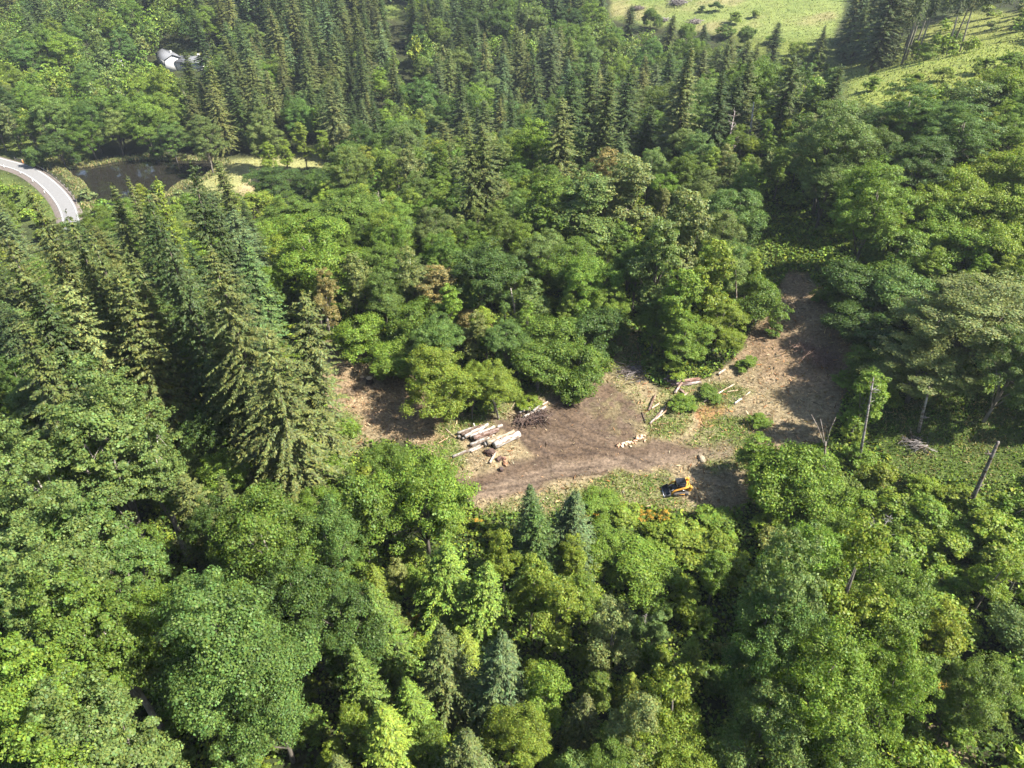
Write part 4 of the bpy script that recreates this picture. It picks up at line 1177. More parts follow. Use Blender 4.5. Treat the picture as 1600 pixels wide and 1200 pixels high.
log('log', z5(600, 625), z5(740, 560), .38, GY_, 'stubby grey log filling the left side of the big pile', 'log', G1, .1)
log('log', z5(760, 655), z5(960, 575), .40, (.40, .33, .26), 'brownish log squeezed under the reddish barked one', 'log', G1, .0)
log('log', z5(700, 545), z5(870, 475), .34, WH, 'slender white log lying across the back of the big pile', 'log', G1, .45)
log('log', z5(1000, 495), z5(1052, 470), .5, WH, 'short white log poking out toward the wheel ruts', 'log', G1, .05)
log('log', z5(490, 828), z5(805, 700), .42, GY_, 'loose mossy grey log lying alone in the grass before the big pile', 'log', None)
log('log', z5(700, 772), z5(835, 705), .3, (.48, .42, .34), 'short loose log beside the mossy grey one', 'log', None)
log('pole', z5(415, 515), z5(520, 610), .2, TN, 'thin straight pole pointing from tan litter to the big log pile', 'pole', taper=.7)
log('pole', z5(330, 672), z5(440, 608), .2, (.42, .30, .18), 'thin brown pole lying on tan litter left of the logs', 'pole', taper=.7)
log('log', z5(915, 895), z5(990, 765), .36, (.58, .47, .38), 'short pinkish log lying across the dark root chunks', 'log', None, .15)
log('log', z5(725, 450), z5(742, 490), .25, WH, 'stubby white log end standing out behind the big pile', 'log', None, .2)
G2 = 'logs in the small pile'
log('log', z5(1250, 330), z5(1345, 270), .42, WH, 'white log at the left of the small pile', 'log', G2)
log('log', z5(1290, 378), z5(1550, 262), .45, WH, 'longest white log in front of the small pile', 'log', G2, .05)
log('log', z5(1335, 305), z5(1440, 228), .4, (.52, .47, .42), 'greyish log in the middle of the small pile', 'log', G2, .1)
log('log', z5(1405, 310), z5(1495, 238), .45, GY_, 'dark-ended grey log on top of the small pile', 'log', G2, .3)
log('log', z5(1220, 262), z5(1315, 225), .3, (.52, .50, .46), 'thin pale log sunk in grass behind the small pile', 'log', G2)
log('log', z5(1510, 240), z5(1570, 203), .3, (.50, .40, .33), 'short pinkish log at the dirt end of the small pile', 'log', G2)
log('pole', z5(1340, 465), z5(1390, 408), .14, TN, 'bleached stick lying in the dark bark below the small pile', 'pole')
log('pole', z5(1535, 425), z5(1575, 375), .14, TN, 'bleached stick on the bare dirt beside the small pile', 'pole')
log('pole', z8(392, 735), z8(462, 565), .36, (.22, .16, .12), 'dark barked pole standing off at the dirt\'s edge', 'pole', taper=.9)
log('pole', z8(425, 715), z8(515, 650), .26, (.55, .45, .33), 'pale pole touching the dark barked one', 'pole')
log('pole', z8(405, 888), z8(590, 690), .34, (.34, .29, .25), 'long grey pole of the pair in the grass', 'pole')
log('pole', z8(468, 840), z8(592, 738), .24, (.60, .50, .38), 'pale pole of the pair in the grass', 'pole', None, .05)
log('pole', z8(312, 760), z8(352, 880), .18, (.10, .075, .06), 'thin blackish pole lying near the dark barked one', 'pole')
log('pole', z8(735, 610), z8(835, 535), .22, (.60, .54, .44), 'pale pole below the plank heap', 'pole')
log('pole', z8(1015, 640), z8(1360, 438), .24, (.56, .45, .32), 'longest thin pole slanting up the tan slope', 'pole', taper=.75)
log('pole', z8(1182, 325), z8(1260, 270), .36, (.55, .47, .38), 'short stout log high on the tan slope', 'pole')
log('pole', z8(1370, 655), z8(1442, 603), .28, (.60, .58, .54), 'whitish branch log at the edge of the tree shade', 'pole')
log('pole', z8(1280, 527), z8(1402, 505), .2, (.50, .42, .28), 'straw-coloured pole in the grass by the longest pole', 'pole')
log('pole', (1148, 632), (1172, 612), .16, (.5, .42, .33), 'small bleached stick near the whitish branch log', 'pole')
G3 = 'boards in the plank heap'


def board(a, b, w, th, col, label, lift, roll=0.0):
    p = V3(*a, .1 + lift); q = V3(*b, .1 + lift); d = q - p
    o = MB().box((d.length / 2, 0, 0), (d.length, w, th), None, 0, .02).obj('plank', [M_WOOD]); o.color = (*[q_ * .7 for q_ in col], 1)
    o.location = p; o.rotation_mode = 'QUATERNION'; o.rotation_quaternion = d.to_track_quat('X', 'Z') @ Matrix.Rotation(roll, 3, 'X').to_quaternion()
    tag(o, label, 'plank', G3)


board(z8(600, 402), z8(800, 396), .40, .22, (.34, .29, .28), 'wide grey plank lying along the front of the heap', .35)
board(z8(640, 376), z8(772, 362), .38, .2, (.58, .53, .52), 'palest plank on top of the heap', .75)
board(z8(775, 398), z8(965, 372), .34, .2, (.36, .24, .20), 'reddish plank reaching out of the heap under the bushes', .5)
board(z8(850, 404), z8(985, 382), .30, .2, (.22, .14, .12), 'dark red-brown plank beside the reddish one', .25)
board(z8(690, 535), z8(770, 412), .28, .22, (.50, .40, .36), 'plank leaning down the front of the heap', .2, .4)
board(z8(735, 482), z8(800, 548), .32, .24, (.36, .26, .2), 'brown beam stub lying before the heap', .05)
board(z8(565, 385), z8(720, 312), .30, .2, (.30, .27, .25), 'grey plank at the back left of the heap', .55)
board(z8(830, 432), z8(992, 414), .34, .14, (.44, .44, .42), 'light grey board flat on the grass right of the heap', .05)
board(z8(600, 345), z8(800, 350), .3, .2, (.24, .20, .19), 'dark plank across the back of the heap', .65)
board(z8(640, 440), z8(880, 430), .5, .2, (.20, .16, .15), 'dark broad plank at the bottom of the heap', .1)
board(z8(570, 275), z8(700, 300), .25, .2, (.26, .24, .22), 'thin grey plank poking out behind the heap', .4)

# firewood at the dirt's edge
rf = random.Random(4)
for k in range(30):
    f = rf.random(); px_ = 966 + 40 * f + rf.gauss(0, 3); py_ = 697 - 15 * f + rf.gauss(0, 2.6)
    c = V3(px_, py_, .1); l = rf.uniform(.35, .6); s = rf.uniform(.12, .2)
    mb = MB().prism([(-s, -s * .5), (s, -s * .55), (s * .1, s * .9)], -l / 2, l / 2)
    o = mb.obj('firewood_piece', [M_WOOD]); o.color = (*rf.choice([(.62, .50, .34), (.58, .42, .30), (.42, .26, .17), (.68, .58, .44)]), 1)
    o.location = c; o.rotation_euler = (rf.gauss(0, .3), rf.gauss(0, .3), rf.uniform(0, 6.28))
    tag(o, 'split firewood piece in the pale scatter at the dirt\'s edge', 'firewood', 'split firewood scattered at the dirt\'s edge')


def lump(name, px, py, size, col, label, cat, seed, flat=.7, rough=.35, above=0.0):
    import bmesh
    bm = bmesh.new(); bmesh.ops.create_icosphere(bm, subdivisions=3, radius=1)
    for v in bm.verts:
        n_ = fbm(np.array(v.co.x * 2.1 + seed), np.array(v.co.y * 2.1 + v.co.z * 1.7), seed, 3)
        v.co = Vector((v.co.x * size[0], v.co.y * size[1], v.co.z * size[2])) * (1 + rough * float(n_))
    me = bpy.data.meshes.new(name); bm.to_mesh(me); bm.free(); me.materials.append(M_WOOD)
    o = bpy.data.objects.new(name, me); COL.objects.link(o); o.location = V3(px, py, size[2] * .45 + above); o.color = (*col, 1); o.rotation_euler = (0, 0, seed)
    return tag(o, label, cat)


lump('root_chunk', *z5(915, 780), (.75, .55, .55), (.075, .048, .038), 'largest dark upturned root chunk by the big log pile', 'root', 3, rough=.6)
lump('root_chunk', *z5(1015, 855), (.5, .35, .3), (.08, .05, .04), 'dark root chunk beside the short pinkish log', 'root', 4, rough=.6)
lump('root_chunk', *z5(1085, 900), (.4, .3, .25), (.26, .15, .09), 'orange-brown rotten wood chunk right of the root chunks', 'root', 5, rough=.6)
lump('root_chunk', *z5(1042, 970), (.35, .3, .3), (.07, .05, .045), 'dark chunk lying alone on the dirt below the root chunks', 'root', 6, rough=.5)
lump('root_chunk', *z5(1070, 850), (.3, .3, .25), (.19, .11, .08), 'small red-brown chunk among the root chunks', 'root', 7, rough=.6)
lump('boulder', 1096, 716, (.75, .4, .28), (.24, .205, .145), 'flat pale boulder in the grass uphill of the yellow loader', 'boulder', 8, rough=.3)


def stump(px, py, r, h, col, label):
    root = empty('tree_stump', V3(px, py)); tag(root, label, 'stump')
    o = MB().tube([(0, 0, -.2), (0, 0, .12), (0.02, 0, h)], [r * 1.5, r * 1.1, r], 12, 0, 0, .1, 3).obj('bark', [M_WOOD], root); o.color = (*col, 1)
    o = MB().tube([(0.02, 0, h), (0.02, 0, h + .03)], [r * .93, r * .9], 12).obj('cut_face', [M_CUT], root); o.color = (.42, .30, .19, 1)


stump(578, 598, .5, .85, (.05, .037, .03), 'dark burnt-looking tree stump on the tan litter')
stump(566, 592, .35, .35, (.16, .11, .08), 'low brown stump behind the dark burnt-looking one')


# ------------------------------------------------------------------ dead wood standing and lying
def standing(name, a, b, r0, r1, col, label, cat, stubs=6, fork=None, seed=0):
    base = V3(*a); d = FWD + RGT * (b[0] - CX) / F - UPV * (b[1] - CY) / F
    tt_ = (base.y - CAM[1]) / d[1]; top = Vector(CAM + d * tt_) - base
    r_ = random.Random(seed)
    root = empty(name, base); tag(root, label, cat)
    mb = MB().tube([Vector((0, 0, -.4)), top * .4 + Vector((r_.gauss(0, .06), r_.gauss(0, .06), 0)), top * .75, top], [r0 * 1.15, r0 * .85 + r1 * .15, r0 * .4 + r1 * .6, r1], 9, 0, 0, .05, seed)
    o = mb.obj('trunk', [M_WOOD], root); o.color = (*[q_ * .6 for q_ in col], 1)
    for k in range(stubs):
        f = r_.uniform(.25, .97); s = top * f; e = Vector((r_.gauss(0, 1), r_.gauss(0, 1), r_.uniform(-.1, .8))).normalized() * r_.uniform(.3, 1.1) * (r0 * 5)
        m1 = s + e * .6; mb = MB().tube([s, m1, s + e + Vector((r_.gauss(0, .1), 0, .12))], [r1 * .5 + .02, r1 * .35 + .015, .012], 5)
        mb.tube([m1, m1 + Vector((r_.gauss(0, .25), r_.gauss(0, .25), r_.uniform(0, .3)))], [r1 * .2 + .01, .008], 4)
        o = mb.obj('branch', [M_WOOD], root); o.color = (*[q_ * .6 for q_ in col], 1)
    if fork:
        for (fx, fy) in fork:
            d = FWD + RGT * (fx - CX) / F - UPV * (fy - CY) / F; e = Vector(CAM + d * ((base.y - CAM[1]) / d[1])) - base
            o = MB().tube([top * .9, top.lerp(e, .5) + Vector((0, .1, -.05)), e], [r1 * .8, r1 * .5, .03], 6).obj('fork', [M_WOOD], root); o.color = (*[q_ * .6 for q_ in col], 1)
    return root


SG = (.20, .178, .155)
standing('snag', (1507, 806), (1560, 690), .22, .14, SG, 'broken grey snag leaning over the hillside thicket', 'snag', 7, seed=1)
standing('snag', (1284, 775), (1290, 690), .15, .10, (.36, .31, .26), 'forked dead snag above the wide shade-casting tree', 'snag', 5, [(1268, 648), (1306, 652), (1282, 655)], seed=2)
standing('snag', (1342, 727), (1365, 590), .15, .06, (.40, .37, .34), 'tall thin dead trunk with light leaves round it', 'snag', 14, seed=3)
standing('snag', (1166, 250), (1178, 160), .28, .1, (.60, .56, .52), 'slim white snag far up the rise', 'snag', 3, seed=4)
standing('snag', (1153, 510), (1149, 420), .12, .07, (.42, .36, .28), 'thin pale bare stem at the track side of the clump', 'snag', 2, seed=5)
standing('snag', (513, 526), (508, 450), .28, .12, (.52, .47, .40), 'bleached trunk by the tan end of the clearing', 'snag', 5, seed=6)
standing('snag', (500, 522), (502, 470), .2, .08, (.46, .40, .33), 'shorter bleached trunk beside the other one', 'snag', 3, seed=7)
standing('snag', (780, 655), (762, 600), .13, .06, (.55, .50, .44), 'slanting pale stem under the yellow-green tree by the logs', 'snag', 4, seed=8)
standing('snag', (812, 530), (798, 450), .14, .06, (.45, .40, .34), 'thin slanting stem above the dark bushes', 'snag', 3, seed=9)
standing('snag', (648, 455), (640, 405), .13, .05, (.55, .52, .48), 'white bare stem rising in the valley belt', 'snag', 6, seed=10)
standing('snag', (927, 432), (931, 392), .13, .08, (.50, .46, .42), 'pale stem at the edge of the shady hollow', 'snag', 0, seed=11)
standing('snag', (1436, 675), (1452, 605), .17, .10, (.42, .38, .34), 'bent bare trunk holding up the ochre-tinted maple', 'snag', 5, seed=12)
standing('snag', (840, 610), (846, 560), .12, .06, (.45, .42, .38), 'thin stem among the bushes over the small log pile', 'snag', 3, seed=13)
for x_, y_, h_, sp, c_, lab, k in ((1135, 225, 13, 1.3, (.36, .32, .30), 'grey leafless tree among the firs on the rise', 0), (1372, 835, 5.5, 1.2, (.42, .40, .38), 'grey leafless bush on the hillside above the lower-right group', 1), (1298, 822, 3.5, .9, (.42, .38, .38), 'small pale leafless bush left of the larger grey one', 2),
                               (1000, 985, 6, .8, (.42, .40, .37), 'grey dead tree sunk in shade on the bramble slope', 1), (1190, 1130, 4.5, .9, (.45, .43, .40), 'pale dead branches showing low in the shade', 0), (1150, 1185, 4, 1.0, (.48, .46, .42), 'white dead branches at the very bottom edge', 2),
                               (1212, 185, 14, 1.2, (.34, .30, .30), 'grey bare tree on the high slope', 2), (1590, 905, 5, 1.2, (.40, .38, .35), 'pale bare bush at the right frame edge', 0), (648, 1000, 3, 1.1, (.25, .16, .12), 'brown bare bush between young firs, nearer one', 1), (726, 985, 3, 1.1, (.24, .15, .12), 'brown bare bush between the olive and blue-grey firs', 0),
                               (925, 835, 3.5, 1.0, (.40, .37, .33), 'bare white-stemmed sapling under the light green slope tree', 2), (1435, 692, 1.3, 1.1, (.32, .29, .27), 'heap of grey dead boughs under the ochre-tinted maple', 1), (410, 560, 6, 1.2, (.40, .37, .34), 'grey dead boughs sticking from the huge drooping fir', 0), (600, 335, 11, 1.2, (.36, .30, .26), 'brownish bare crown in the valley belt', 2)):
    tm, _, H, R = PROTO['dead'][k]
    X, Y, Z, D = hit(x_, y_, h_ * .5)
    o = bpy.data.objects.new('dead_bush' if h_ < 8 else 'dead_tree', tm.copy()); COL.objects.link(o); o.data.materials.clear(); o.data.materials.append(M_WOOD)
    o.location = (X, Y, Z); o.scale = (h_ / H * sp, h_ / H * sp, h_ / H); o.rotation_euler = (0, 0, x_); o.color = (*[q_ * .65 for q_ in c_], 1); tag(o, lab, 'dead bush' if h_ < 8 else 'dead tree')


def brush(name, px, py, rad, h, n, col, label, seed, fan=None, rthick=.05):
    r_ = random.Random(seed); mb = MB()
    for k in range(n):
        a = r_.gauss(fan, .45) if fan is not None else r_.uniform(0, 6.28); l = rad * r_.uniform(.5, 1.3)
        c = Vector((r_.gauss(0, rad * .3), r_.gauss(0, rad * .3), r_.uniform(.02, h))); d = Vector((math.cos(a), math.sin(a), r_.gauss(0, .18)))
        mb.tube([c - d * l * .5, c + Vector((r_.gauss(0, .1), r_.gauss(0, .1), r_.gauss(.05, .06))), c + d * l * .5], [rthick, rthick * .8, rthick * .3], 4)
    o = mb.obj(name, [M_WOOD]); o.location = V3(px, py); o.color = (*[q_ * .6 for q_ in col], 1)
    return tag(o, label, 'brushwood')


brush('brushwood', 1290, 562, 3.6, .7, 120, (.32, .21, .155), 'fanned reddish cut branches at the foot of the bare track', 1, 1.35, .045)
brush('brushwood', 1262, 545, 2.6, .5, 60, (.34, .23, .17), 'smaller reddish branch litter left of the fanned branches', 2, .6, .04)
brush('brushwood', *z5(1290, 425), 2.0, .45, 90, (.15, .105, .085), 'dark broken bark and sticks below the small log pile', 3, None, .06)
brush('brushwood', *z5(1450, 390), 2.2, .5, 90, (.13, .09, .075), 'dark bark heap at the dirt side of the small log pile', 4, None, .06)
brush('brushwood', 990, 583, 3.0, .4, 70, (.30, .26, .24), 'grey sticks in shade at the foot of the grassy gap', 5, .1, .05)
brush('brushwood', 1430, 697, 2.4, .6, 50, (.30, .27, .25), 'tangle of grey sticks below the bent bare trunk', 6, None, .05)
brush('brushwood', 555, 612, 2.0, .25, 60, (.34, .25, .16), 'low tan stick litter beside the dark stump', 7, None, .035)
brush('brushwood', 1060, 6, 5, 1.5, 120, (.30, .27, .25), 'larger grey brush heap near the far meadow\'s top', 8, None, .12)
brush('brushwood', 1086, 36, 4, 1.2, 90, (.34, .30, .27), 'pale brush heap at the meadow\'s lower half', 9, None, .12)
brush('brushwood', 998, 14, 3.5, 1.0, 80, (.24, .20, .17), 'brown brush heap at the meadow\'s left end', 10, None, .12)
brush('brushwood', 1035, 33, 3, 1.0, 60, (.36, .33, .32), 'small pale brush heap by the meadow\'s edge trees', 11, None, .12)

# ------------------------------------------------------------------ orange-flowering broom and meadow bushes
for i in range(len(PROTO['shrub'])):
    tm, cm, H, R = PROTO['shrub'][i]
    v = np.empty(len(cm.vertices) * 3, np.float32); cm.vertices.foreach_get('co', v); v = v.reshape(-1, 4, 3)
    c = v.mean(1, keepdims=True); sel = np.nonzero((c[:, 0, 2] > H * .45) & (vnoise(c[:, 0, 0] * 1.3, c[:, 0, 1] * 1.3 + c[:, 0, 2], i) > .0))[0]
    sel = sel[::2]; out = c[sel] * np.array([1.05, 1.05, 1.04]) + (v[sel] - c[sel]) * .8
    PROTO['shrub'][i] = (tm, cm, H, R, quads_mesh('blossom', out.reshape(-1, 3)))
BROOM = [(912, 806, 1.7, 'orange-flowered bush a little below the clearing, lower than the light bushy tree'), (955, 800, 1.5, 'orange-flecked bush between two green bushes under the clearing'), (1040, 806, 1.4, 'orange-flecked bush right under the loader'), (930, 792, 2.3, 'orange-flowered bush at the clearing\'s lower edge, by the light bushy tree'), (998, 800, 1.7, 'orange-flowered bush below the loader, first of two'), (1016, 803, 1.2, 'orange-flowered bush below the loader, nearer the tracks'), (742, 815, 1.1, 'orange-flecked bush at the near corner of the dirt'),
         (650, 972, 1.7, 'orange-flowered bush beside the brown bare bush'), (735, 968, 1.1, 'orange-flecked bush above the blue-grey young fir'), (565, 1060, 1.7, 'orange-flowered bush among the yellow shrubs'), (690, 1140, 1.6, 'orange-flowered bush at the bottom, left of a pair'), (668, 1160, 1.5, 'orange-flowered bush at the very bottom edge'),
         (755, 1155, 1.1, 'orange-flecked bush at the bottom near the young firs'), (1464, 1072, 1.7, 'orange-flowered bush alone in the deep shade')]
for x_, y_, h_, lab in BROOM:
    tm, cm, H, R, bl = PROTO['shrub'][int(x_) % 4]
    X, Y, Z, D = hit(x_, y_, h_ * .6)
    root = empty('flowering_shrub', (X, Y, Z), x_ * 1.0); root.scale = (h_ / H * 1.15,) * 2 + (h_ / H,); tag(root, lab, 'shrub')
    for nm, me_, c_ in (('stem', tm, (.2, .17, .13)), ('foliage', cm, COLS['gr'])):
        o = bpy.data.objects.new(nm, me_); COL.objects.link(o); o.parent = root; o.color = (*c_, 1)
    link('blossom', bl, M_FLOWER, root)
for i in range(len(PROTO['shrub'])): PROTO['shrub'][i] = PROTO['shrub'][i][:4]
for x_, y_, h_, c_, lab in ((1118, 10, 4.0, 'dg', 'dark round bush near the meadow\'s top'), (1097, 14, 2.5, 'dg', 'small dark bush beside the meadow\'s larger dark bush'), (1150, 28, 4.5, 'lm', 'light bush at the middle of the meadow'), (1180, 22, 3.0, 'yg', 'yellowish bush in the meadow right of the light one'), (1135, 48, 5, 'gr', 'green bush at the meadow\'s lower edge')):
    X, Y, Z, D = hit(x_, y_, h_ * .5); add_tree('shrub', X, Y, h_, h_ * .8, c_, lab, hero=True)

# ------------------------------------------------------------------ the compact track loader
M_YEL = simple_mat('loader_yellow', (.46, .22, .028), .55, 3, .3, .35)
M_DARK = simple_mat('loader_black', (.030, .032, .036), .5, 4, .3, .4)
M_GLASS = simple_mat('tinted_glass', (.012, .016, .026), .1, 2, .1, .6)
M_RUB = simple_mat('track_rubber', (.10, .088, .078), .9, 8, .45)
M_HYD = simple_mat('hydraulic_chrome', (.45, .45, .46), .3, 3, .1, .5, .8)
lp = V3(1061, 768)
ld = empty('track_loader', lp, math.pi + .06); ld.scale = (.87,) * 3
tag(ld, 'yellow compact track loader with black cab and lowered bucket on the clearing\'s grass', 'track loader')
mb = MB().box((-.05, 0, .62), (2.1, .95, .55), None, 0, .05).box((.75, 0, .55), (.5, 1.1, .35), None, 0, .05); mb.obj('chassis', M_DARK, ld)
mb = MB().prism([(-1.35, .55), (-.55, .55), (-.45, 1.35), (-.75, 1.45), (-1.30, 1.35), (-1.42, .9)], -.62, .62); mb.obj('engine_cover', M_YEL, ld)
g = MB().box((-1.42, 0, 1.0), (.05, .8, .5), Matrix.Rotation(-.1, 3, 'Y'), 0, .01).obj('rear_grille', M_DARK, ld)
for s in (-1, 1):
    for j in range(3): MB().box((-1.0 + j * .16, s * .635, 1.1), (.09, .03, .3), None, 0, .005).obj('side_vent', M_DARK, ld)
    # rear tower and lift arm
    MB().prism([(-1.35, 1.2), (-.85, 1.2), (-.95, 1.75), (-1.05, 1.86), (-1.28, 1.82), (-1.38, 1.6)], s * .78 - .09, s * .78 + .09).obj('arm_tower', M_YEL, ld)
    arm = MB().prism([(-1.22, 1.62), (-1.05, 1.80), (-.2, 1.52), (.95, 1.12), (1.28, .78), (1.42, .32), (1.24, .28), (1.05, .72), (.80, .92), (-.3, 1.30)], s * .78 - .075, s * .78 + .075).obj('lift_arm', M_YEL, ld)
    MB().tube([(-.75, s * .78, .75), (.05, s * .78, 1.22)], [.05, .05], 8).obj('lift_cylinder', M_HYD, arm)
    MB().tube([(1.02, s * .5, .95), (1.52, s * .42, .48)], [.045, .045], 8).obj('bucket_cylinder', M_HYD, ld)
    # tracks
    loop = []
    for k in range(12): a_ = math.pi / 2 + math.pi * k / 11; loop.append((-.72 + .30 * math.cos(a_), .38 + .36 * math.sin(a_)))
    for k in range(12): a_ = -math.pi / 2 + math.pi * k / 11; loop.append((.72 + .26 * math.cos(a_), .28 + .26 * math.sin(a_)))
    tr_ = MB().prism(loop, s * .72 - .2, s * .72 + .2)
    per = len(loop)
    for k in range(per):   # tread lugs
        a0 = Vector((loop[k][0], 0, loop[k][1])); b0 = Vector((loop[(k + 1) % per][0], 0, loop[(k + 1) % per][1])); seg = b0 - a0
        m_ = max(1, int(seg.length / .14))
        for j in range(m_):
            c_ = a0 + seg * ((j + .5) / m_); ang = math.atan2(seg.z, seg.x)
            tr_.box((c_.x, s * .72, c_.z), (.06, .39, .07), Matrix.Rotation(-ang, 3, 'Y'))
    tro = tr_.obj('track', M_RUB, ld)
    for (x0, z0, r0) in ((-.72, .40, .24), (.72, .28, .17), (-.35, .17, .12), (0, .17, .12), (.35, .17, .12)):
        MB().tube([(x0, s * .93, z0), (x0, s * .955, z0)], [r0, r0 * .9], 14).obj('roller', M_DARK, tro)
    MB().prism([(-.5, .5), (.55, .42), (.45, .30), (-.45, .32)], s * .935 - .01, s * .935 + .01).obj('track_frame', M_YEL, tro)
    hl = MB().tube([(.62, s * .42, 1.93), (.68, s * .42, 1.93)], [.08, .09], 10).obj('headlight', simple_mat('lamp_lens', (.75, .75, .7), .2, 2, .05), ld)
cab = MB()
for (x0, x1) in ((.58, .62), (-.55, -.5)):
    for s in (-1, 1): cab.tube([(x1, s * .5, .85), (x0, s * .46, 1.98)], [.05, .05], 6)
cab.box((.03, 0, .95), (1.15, 1.0, .25), None, 0, .03).box((-.52, 0, 1.45), (.08, .9, .9), None, 0, .02)
cb = cab.obj('cab', M_DARK, ld)
MB().box((.03, 0, 2.03), (1.36, 1.12, .12), None, 0, .05).box((-.1, 0, 2.11), (.7, .7, .06), None, 0, .03).obj('roof', M_DARK, cb)
for s in (-1, 1): MB().box((.04, s * .485, 1.5), (1.0, .02, .88)).obj('side_window', M_GLASS, cb)
MB().box((.6, 0, 1.48), (.02, .86, .9)).obj('windscreen', M_GLASS, cb)
MB().box((-.15, 0, 1.25), (.45, .5, .5), None, 0, .06).obj('seat', M_DARK, cb)
MB().tube([(-.95, .3, 1.4), (-.95, .3, 1.9), (-1.05, .3, 1.98)], [.05, .05, .05], 8).obj('exhaust_pipe', M_DARK, ld)
bk = MB().prism([(1.42, .62), (1.40, .10), (1.55, .04), (2.20, .04), (2.20, .08), (1.60, .12), (1.49, .22), (1.48, .62)], -.95, .95)
bko = bk.obj('bucket', M_DARK, ld)
for s in (-1, 1): MB().prism([(1.42, .62), (1.40, .10), (1.55, .02), (2.20, .03), (1.95, .35), (1.55, .64)], s * .955 - .02, s * .955 + .02).obj('bucket_side', M_DARK, bko)
MB().box((2.22, 0, .055), (.12, 1.9, .03)).obj('cutting_edge', M_HYD, bko)

# ------------------------------------------------------------------ houses on the far slope
M_WALL = simple_mat('white_siding', (.46, .45, .43), .8, 2, .08)
M_ROOF = simple_mat('grey_shingles', (.13, .133, .142), .9, 6, .25)
M_PANE = simple_mat('window_glass', (.03, .04, .05), .1, 2, .1, .6)
M_TRIM = simple_mat('painted_trim', (.38, .37, .35), .7, 2, .1)


def house(name, px, py, L_, W_, H_, pitch, rz, label, cat, nwin=3):
    X, Y, Z, D = hit(px, py, H_ * .5)
    zs = [float(terrain(X + a * L_ / 2, Y + b * W_ / 2)) for a in (-1, 1) for b in (-1, 1)]
    root = empty(name, (X, Y, min(zs)), rz); tag(root, label, cat)
    lift = max(zs) - min(zs); H_ += lift; rh = W_ / 2 * pitch
    w = MB().box((0, 0, H_ / 2 - .4), (L_, W_, H_ + .8))
    w.add([(-L_ / 2, -W_ / 2, H_), (-L_ / 2, W_ / 2, H_), (-L_ / 2, 0, H_ + rh), (L_ / 2, -W_ / 2, H_), (L_ / 2, W_ / 2, H_), (L_ / 2, 0, H_ + rh)], [(0, 2, 1), (3, 4, 5), (0, 3, 5, 2), (1, 2, 5, 4)])
    w.obj('wall', M_WALL, root)
    rf_ = MB()
    for s in (-1, 1):
        e = .5; y0, z0 = s * (W_ / 2 + e), H_ - e * pitch + .03; y1, z1 = 0, H_ + rh + .03
        q = [(-L_ / 2 - e, y0, z0), (L_ / 2 + e, y0, z0), (L_ / 2 + e, y1, z1), (-L_ / 2 - e, y1, z1)]
        rf_.add(q + [(a, b, c + .16) for a, b, c in q], [(0, 1, 2, 3), (7, 6, 5, 4), (0, 4, 5, 1), (1, 5, 6, 2), (2, 6, 7, 3), (3, 7, 4, 0)])
    ro = rf_.obj('roof', M_ROOF, root)
    MB().box((L_ * .22, W_ * .12, H_ + rh + .3), (.7, .7, 1.3), None, 0, .03).obj('chimney', M_TRIM, ro)
    for s in (-1, 1):
        for k in range(nwin):
            x0 = -L_ / 2 + L_ * (k + .6) / nwin
            if k == 1 and s == -1:
                d_ = MB().box((x0, s * (W_ / 2 + .03), 1.05 + lift), (1.0, .08, 2.1)).obj('door', M_TRIM, root); continue
            f_ = MB().box((x0, s * (W_ / 2 + .03), 1.6 + lift), (1.5, .10, 1.3)).obj('window', M_TRIM, root)
            MB().box((x0, s * (W_ / 2 + .07), 1.6 + lift), (1.3, .06, 1.1)).obj('pane', M_PANE, f_)
    f_ = MB().box((-L_ / 2 - .03, 0, 1.6 + lift), (.10, 1.5, 1.3)).obj('window', M_TRIM, root)
    MB().box((-L_ / 2 - .07, 0, 1.6 + lift), (.06, 1.3, 1.1)).obj('pane', M_PANE, f_)
    return root


house('house', 265, 96, 11.5, 6.5, 3.4, .45, math.radians(-52), 'white house with a long side wall, left of two above the pond', 'house', 4)
house('house', 303, 101, 11.5, 6, 2.4, .5, math.radians(-4), 'white house with a broad grey roof, right of two above the pond', 'house', 3)
house('house', 397, 16, 16, 9, 3.6, .45, math.radians(8), 'grey-roofed house half hidden by firs at the top of the photo', 'house', 4)
house('shed', 181, 102, 5.5, 4, 2.4, .4, math.radians(15), 'tiny white shed showing among bushes left of the houses', 'shed', 1)
# ------------------------------------------------------------------ set the trees down
NAMES = {'fir': 'fir_tree', 'tallfir': 'fir_tree', 'bigfir': 'fir_tree', 'youngfir': 'young_fir_tree', 'round': 'broadleaf_tree', 'bushy': 'broadleaf_tree', 'maple': 'maple_tree', 'alder': 'alder_tree', 'poplar': 'poplar_tree', 'shrub': 'shrub'}
CATS = {'fir_tree': 'fir tree', 'young_fir_tree': 'fir tree', 'broadleaf_tree': 'tree', 'maple_tree': 'maple tree', 'alder_tree': 'alder tree', 'poplar_tree': 'poplar tree', 'shrub': 'shrub'}
WORDS = {'fir_tree': 'fir', 'young_fir_tree': 'young fir', 'broadleaf_tree': 'broadleaf tree', 'maple_tree': 'maple', 'alder_tree': 'alder', 'poplar_tree': 'poplar', 'shrub': 'shrub'}
for t_ in TREES:
    t_['name'] = NAMES[t_['kind']]
    a, b, d = project(t_['x'], t_['y'], t_['z'] + t_['h'] * .7)
    t_['px'], t_['py'], t_['dep'] = float(a), float(b), float(d)
    t_['lum'] = float(t_['col'] @ np.array([.25, .65, .1]))
far_ones = []
by = {}
for t_ in TREES: by.setdefault(t_['name'], []).append(t_)
keep = []
for nme, l in by.items():
    l.sort(key=lambda q: (not q['hero'], -(q['h'] * q['r'] / q['dep'] ** 2) * (1 if -20 < q['px'] < 1620 and -20 < q['py'] < 1230 else .02)))
    keep += l[:298]; far_ones += l[298:]

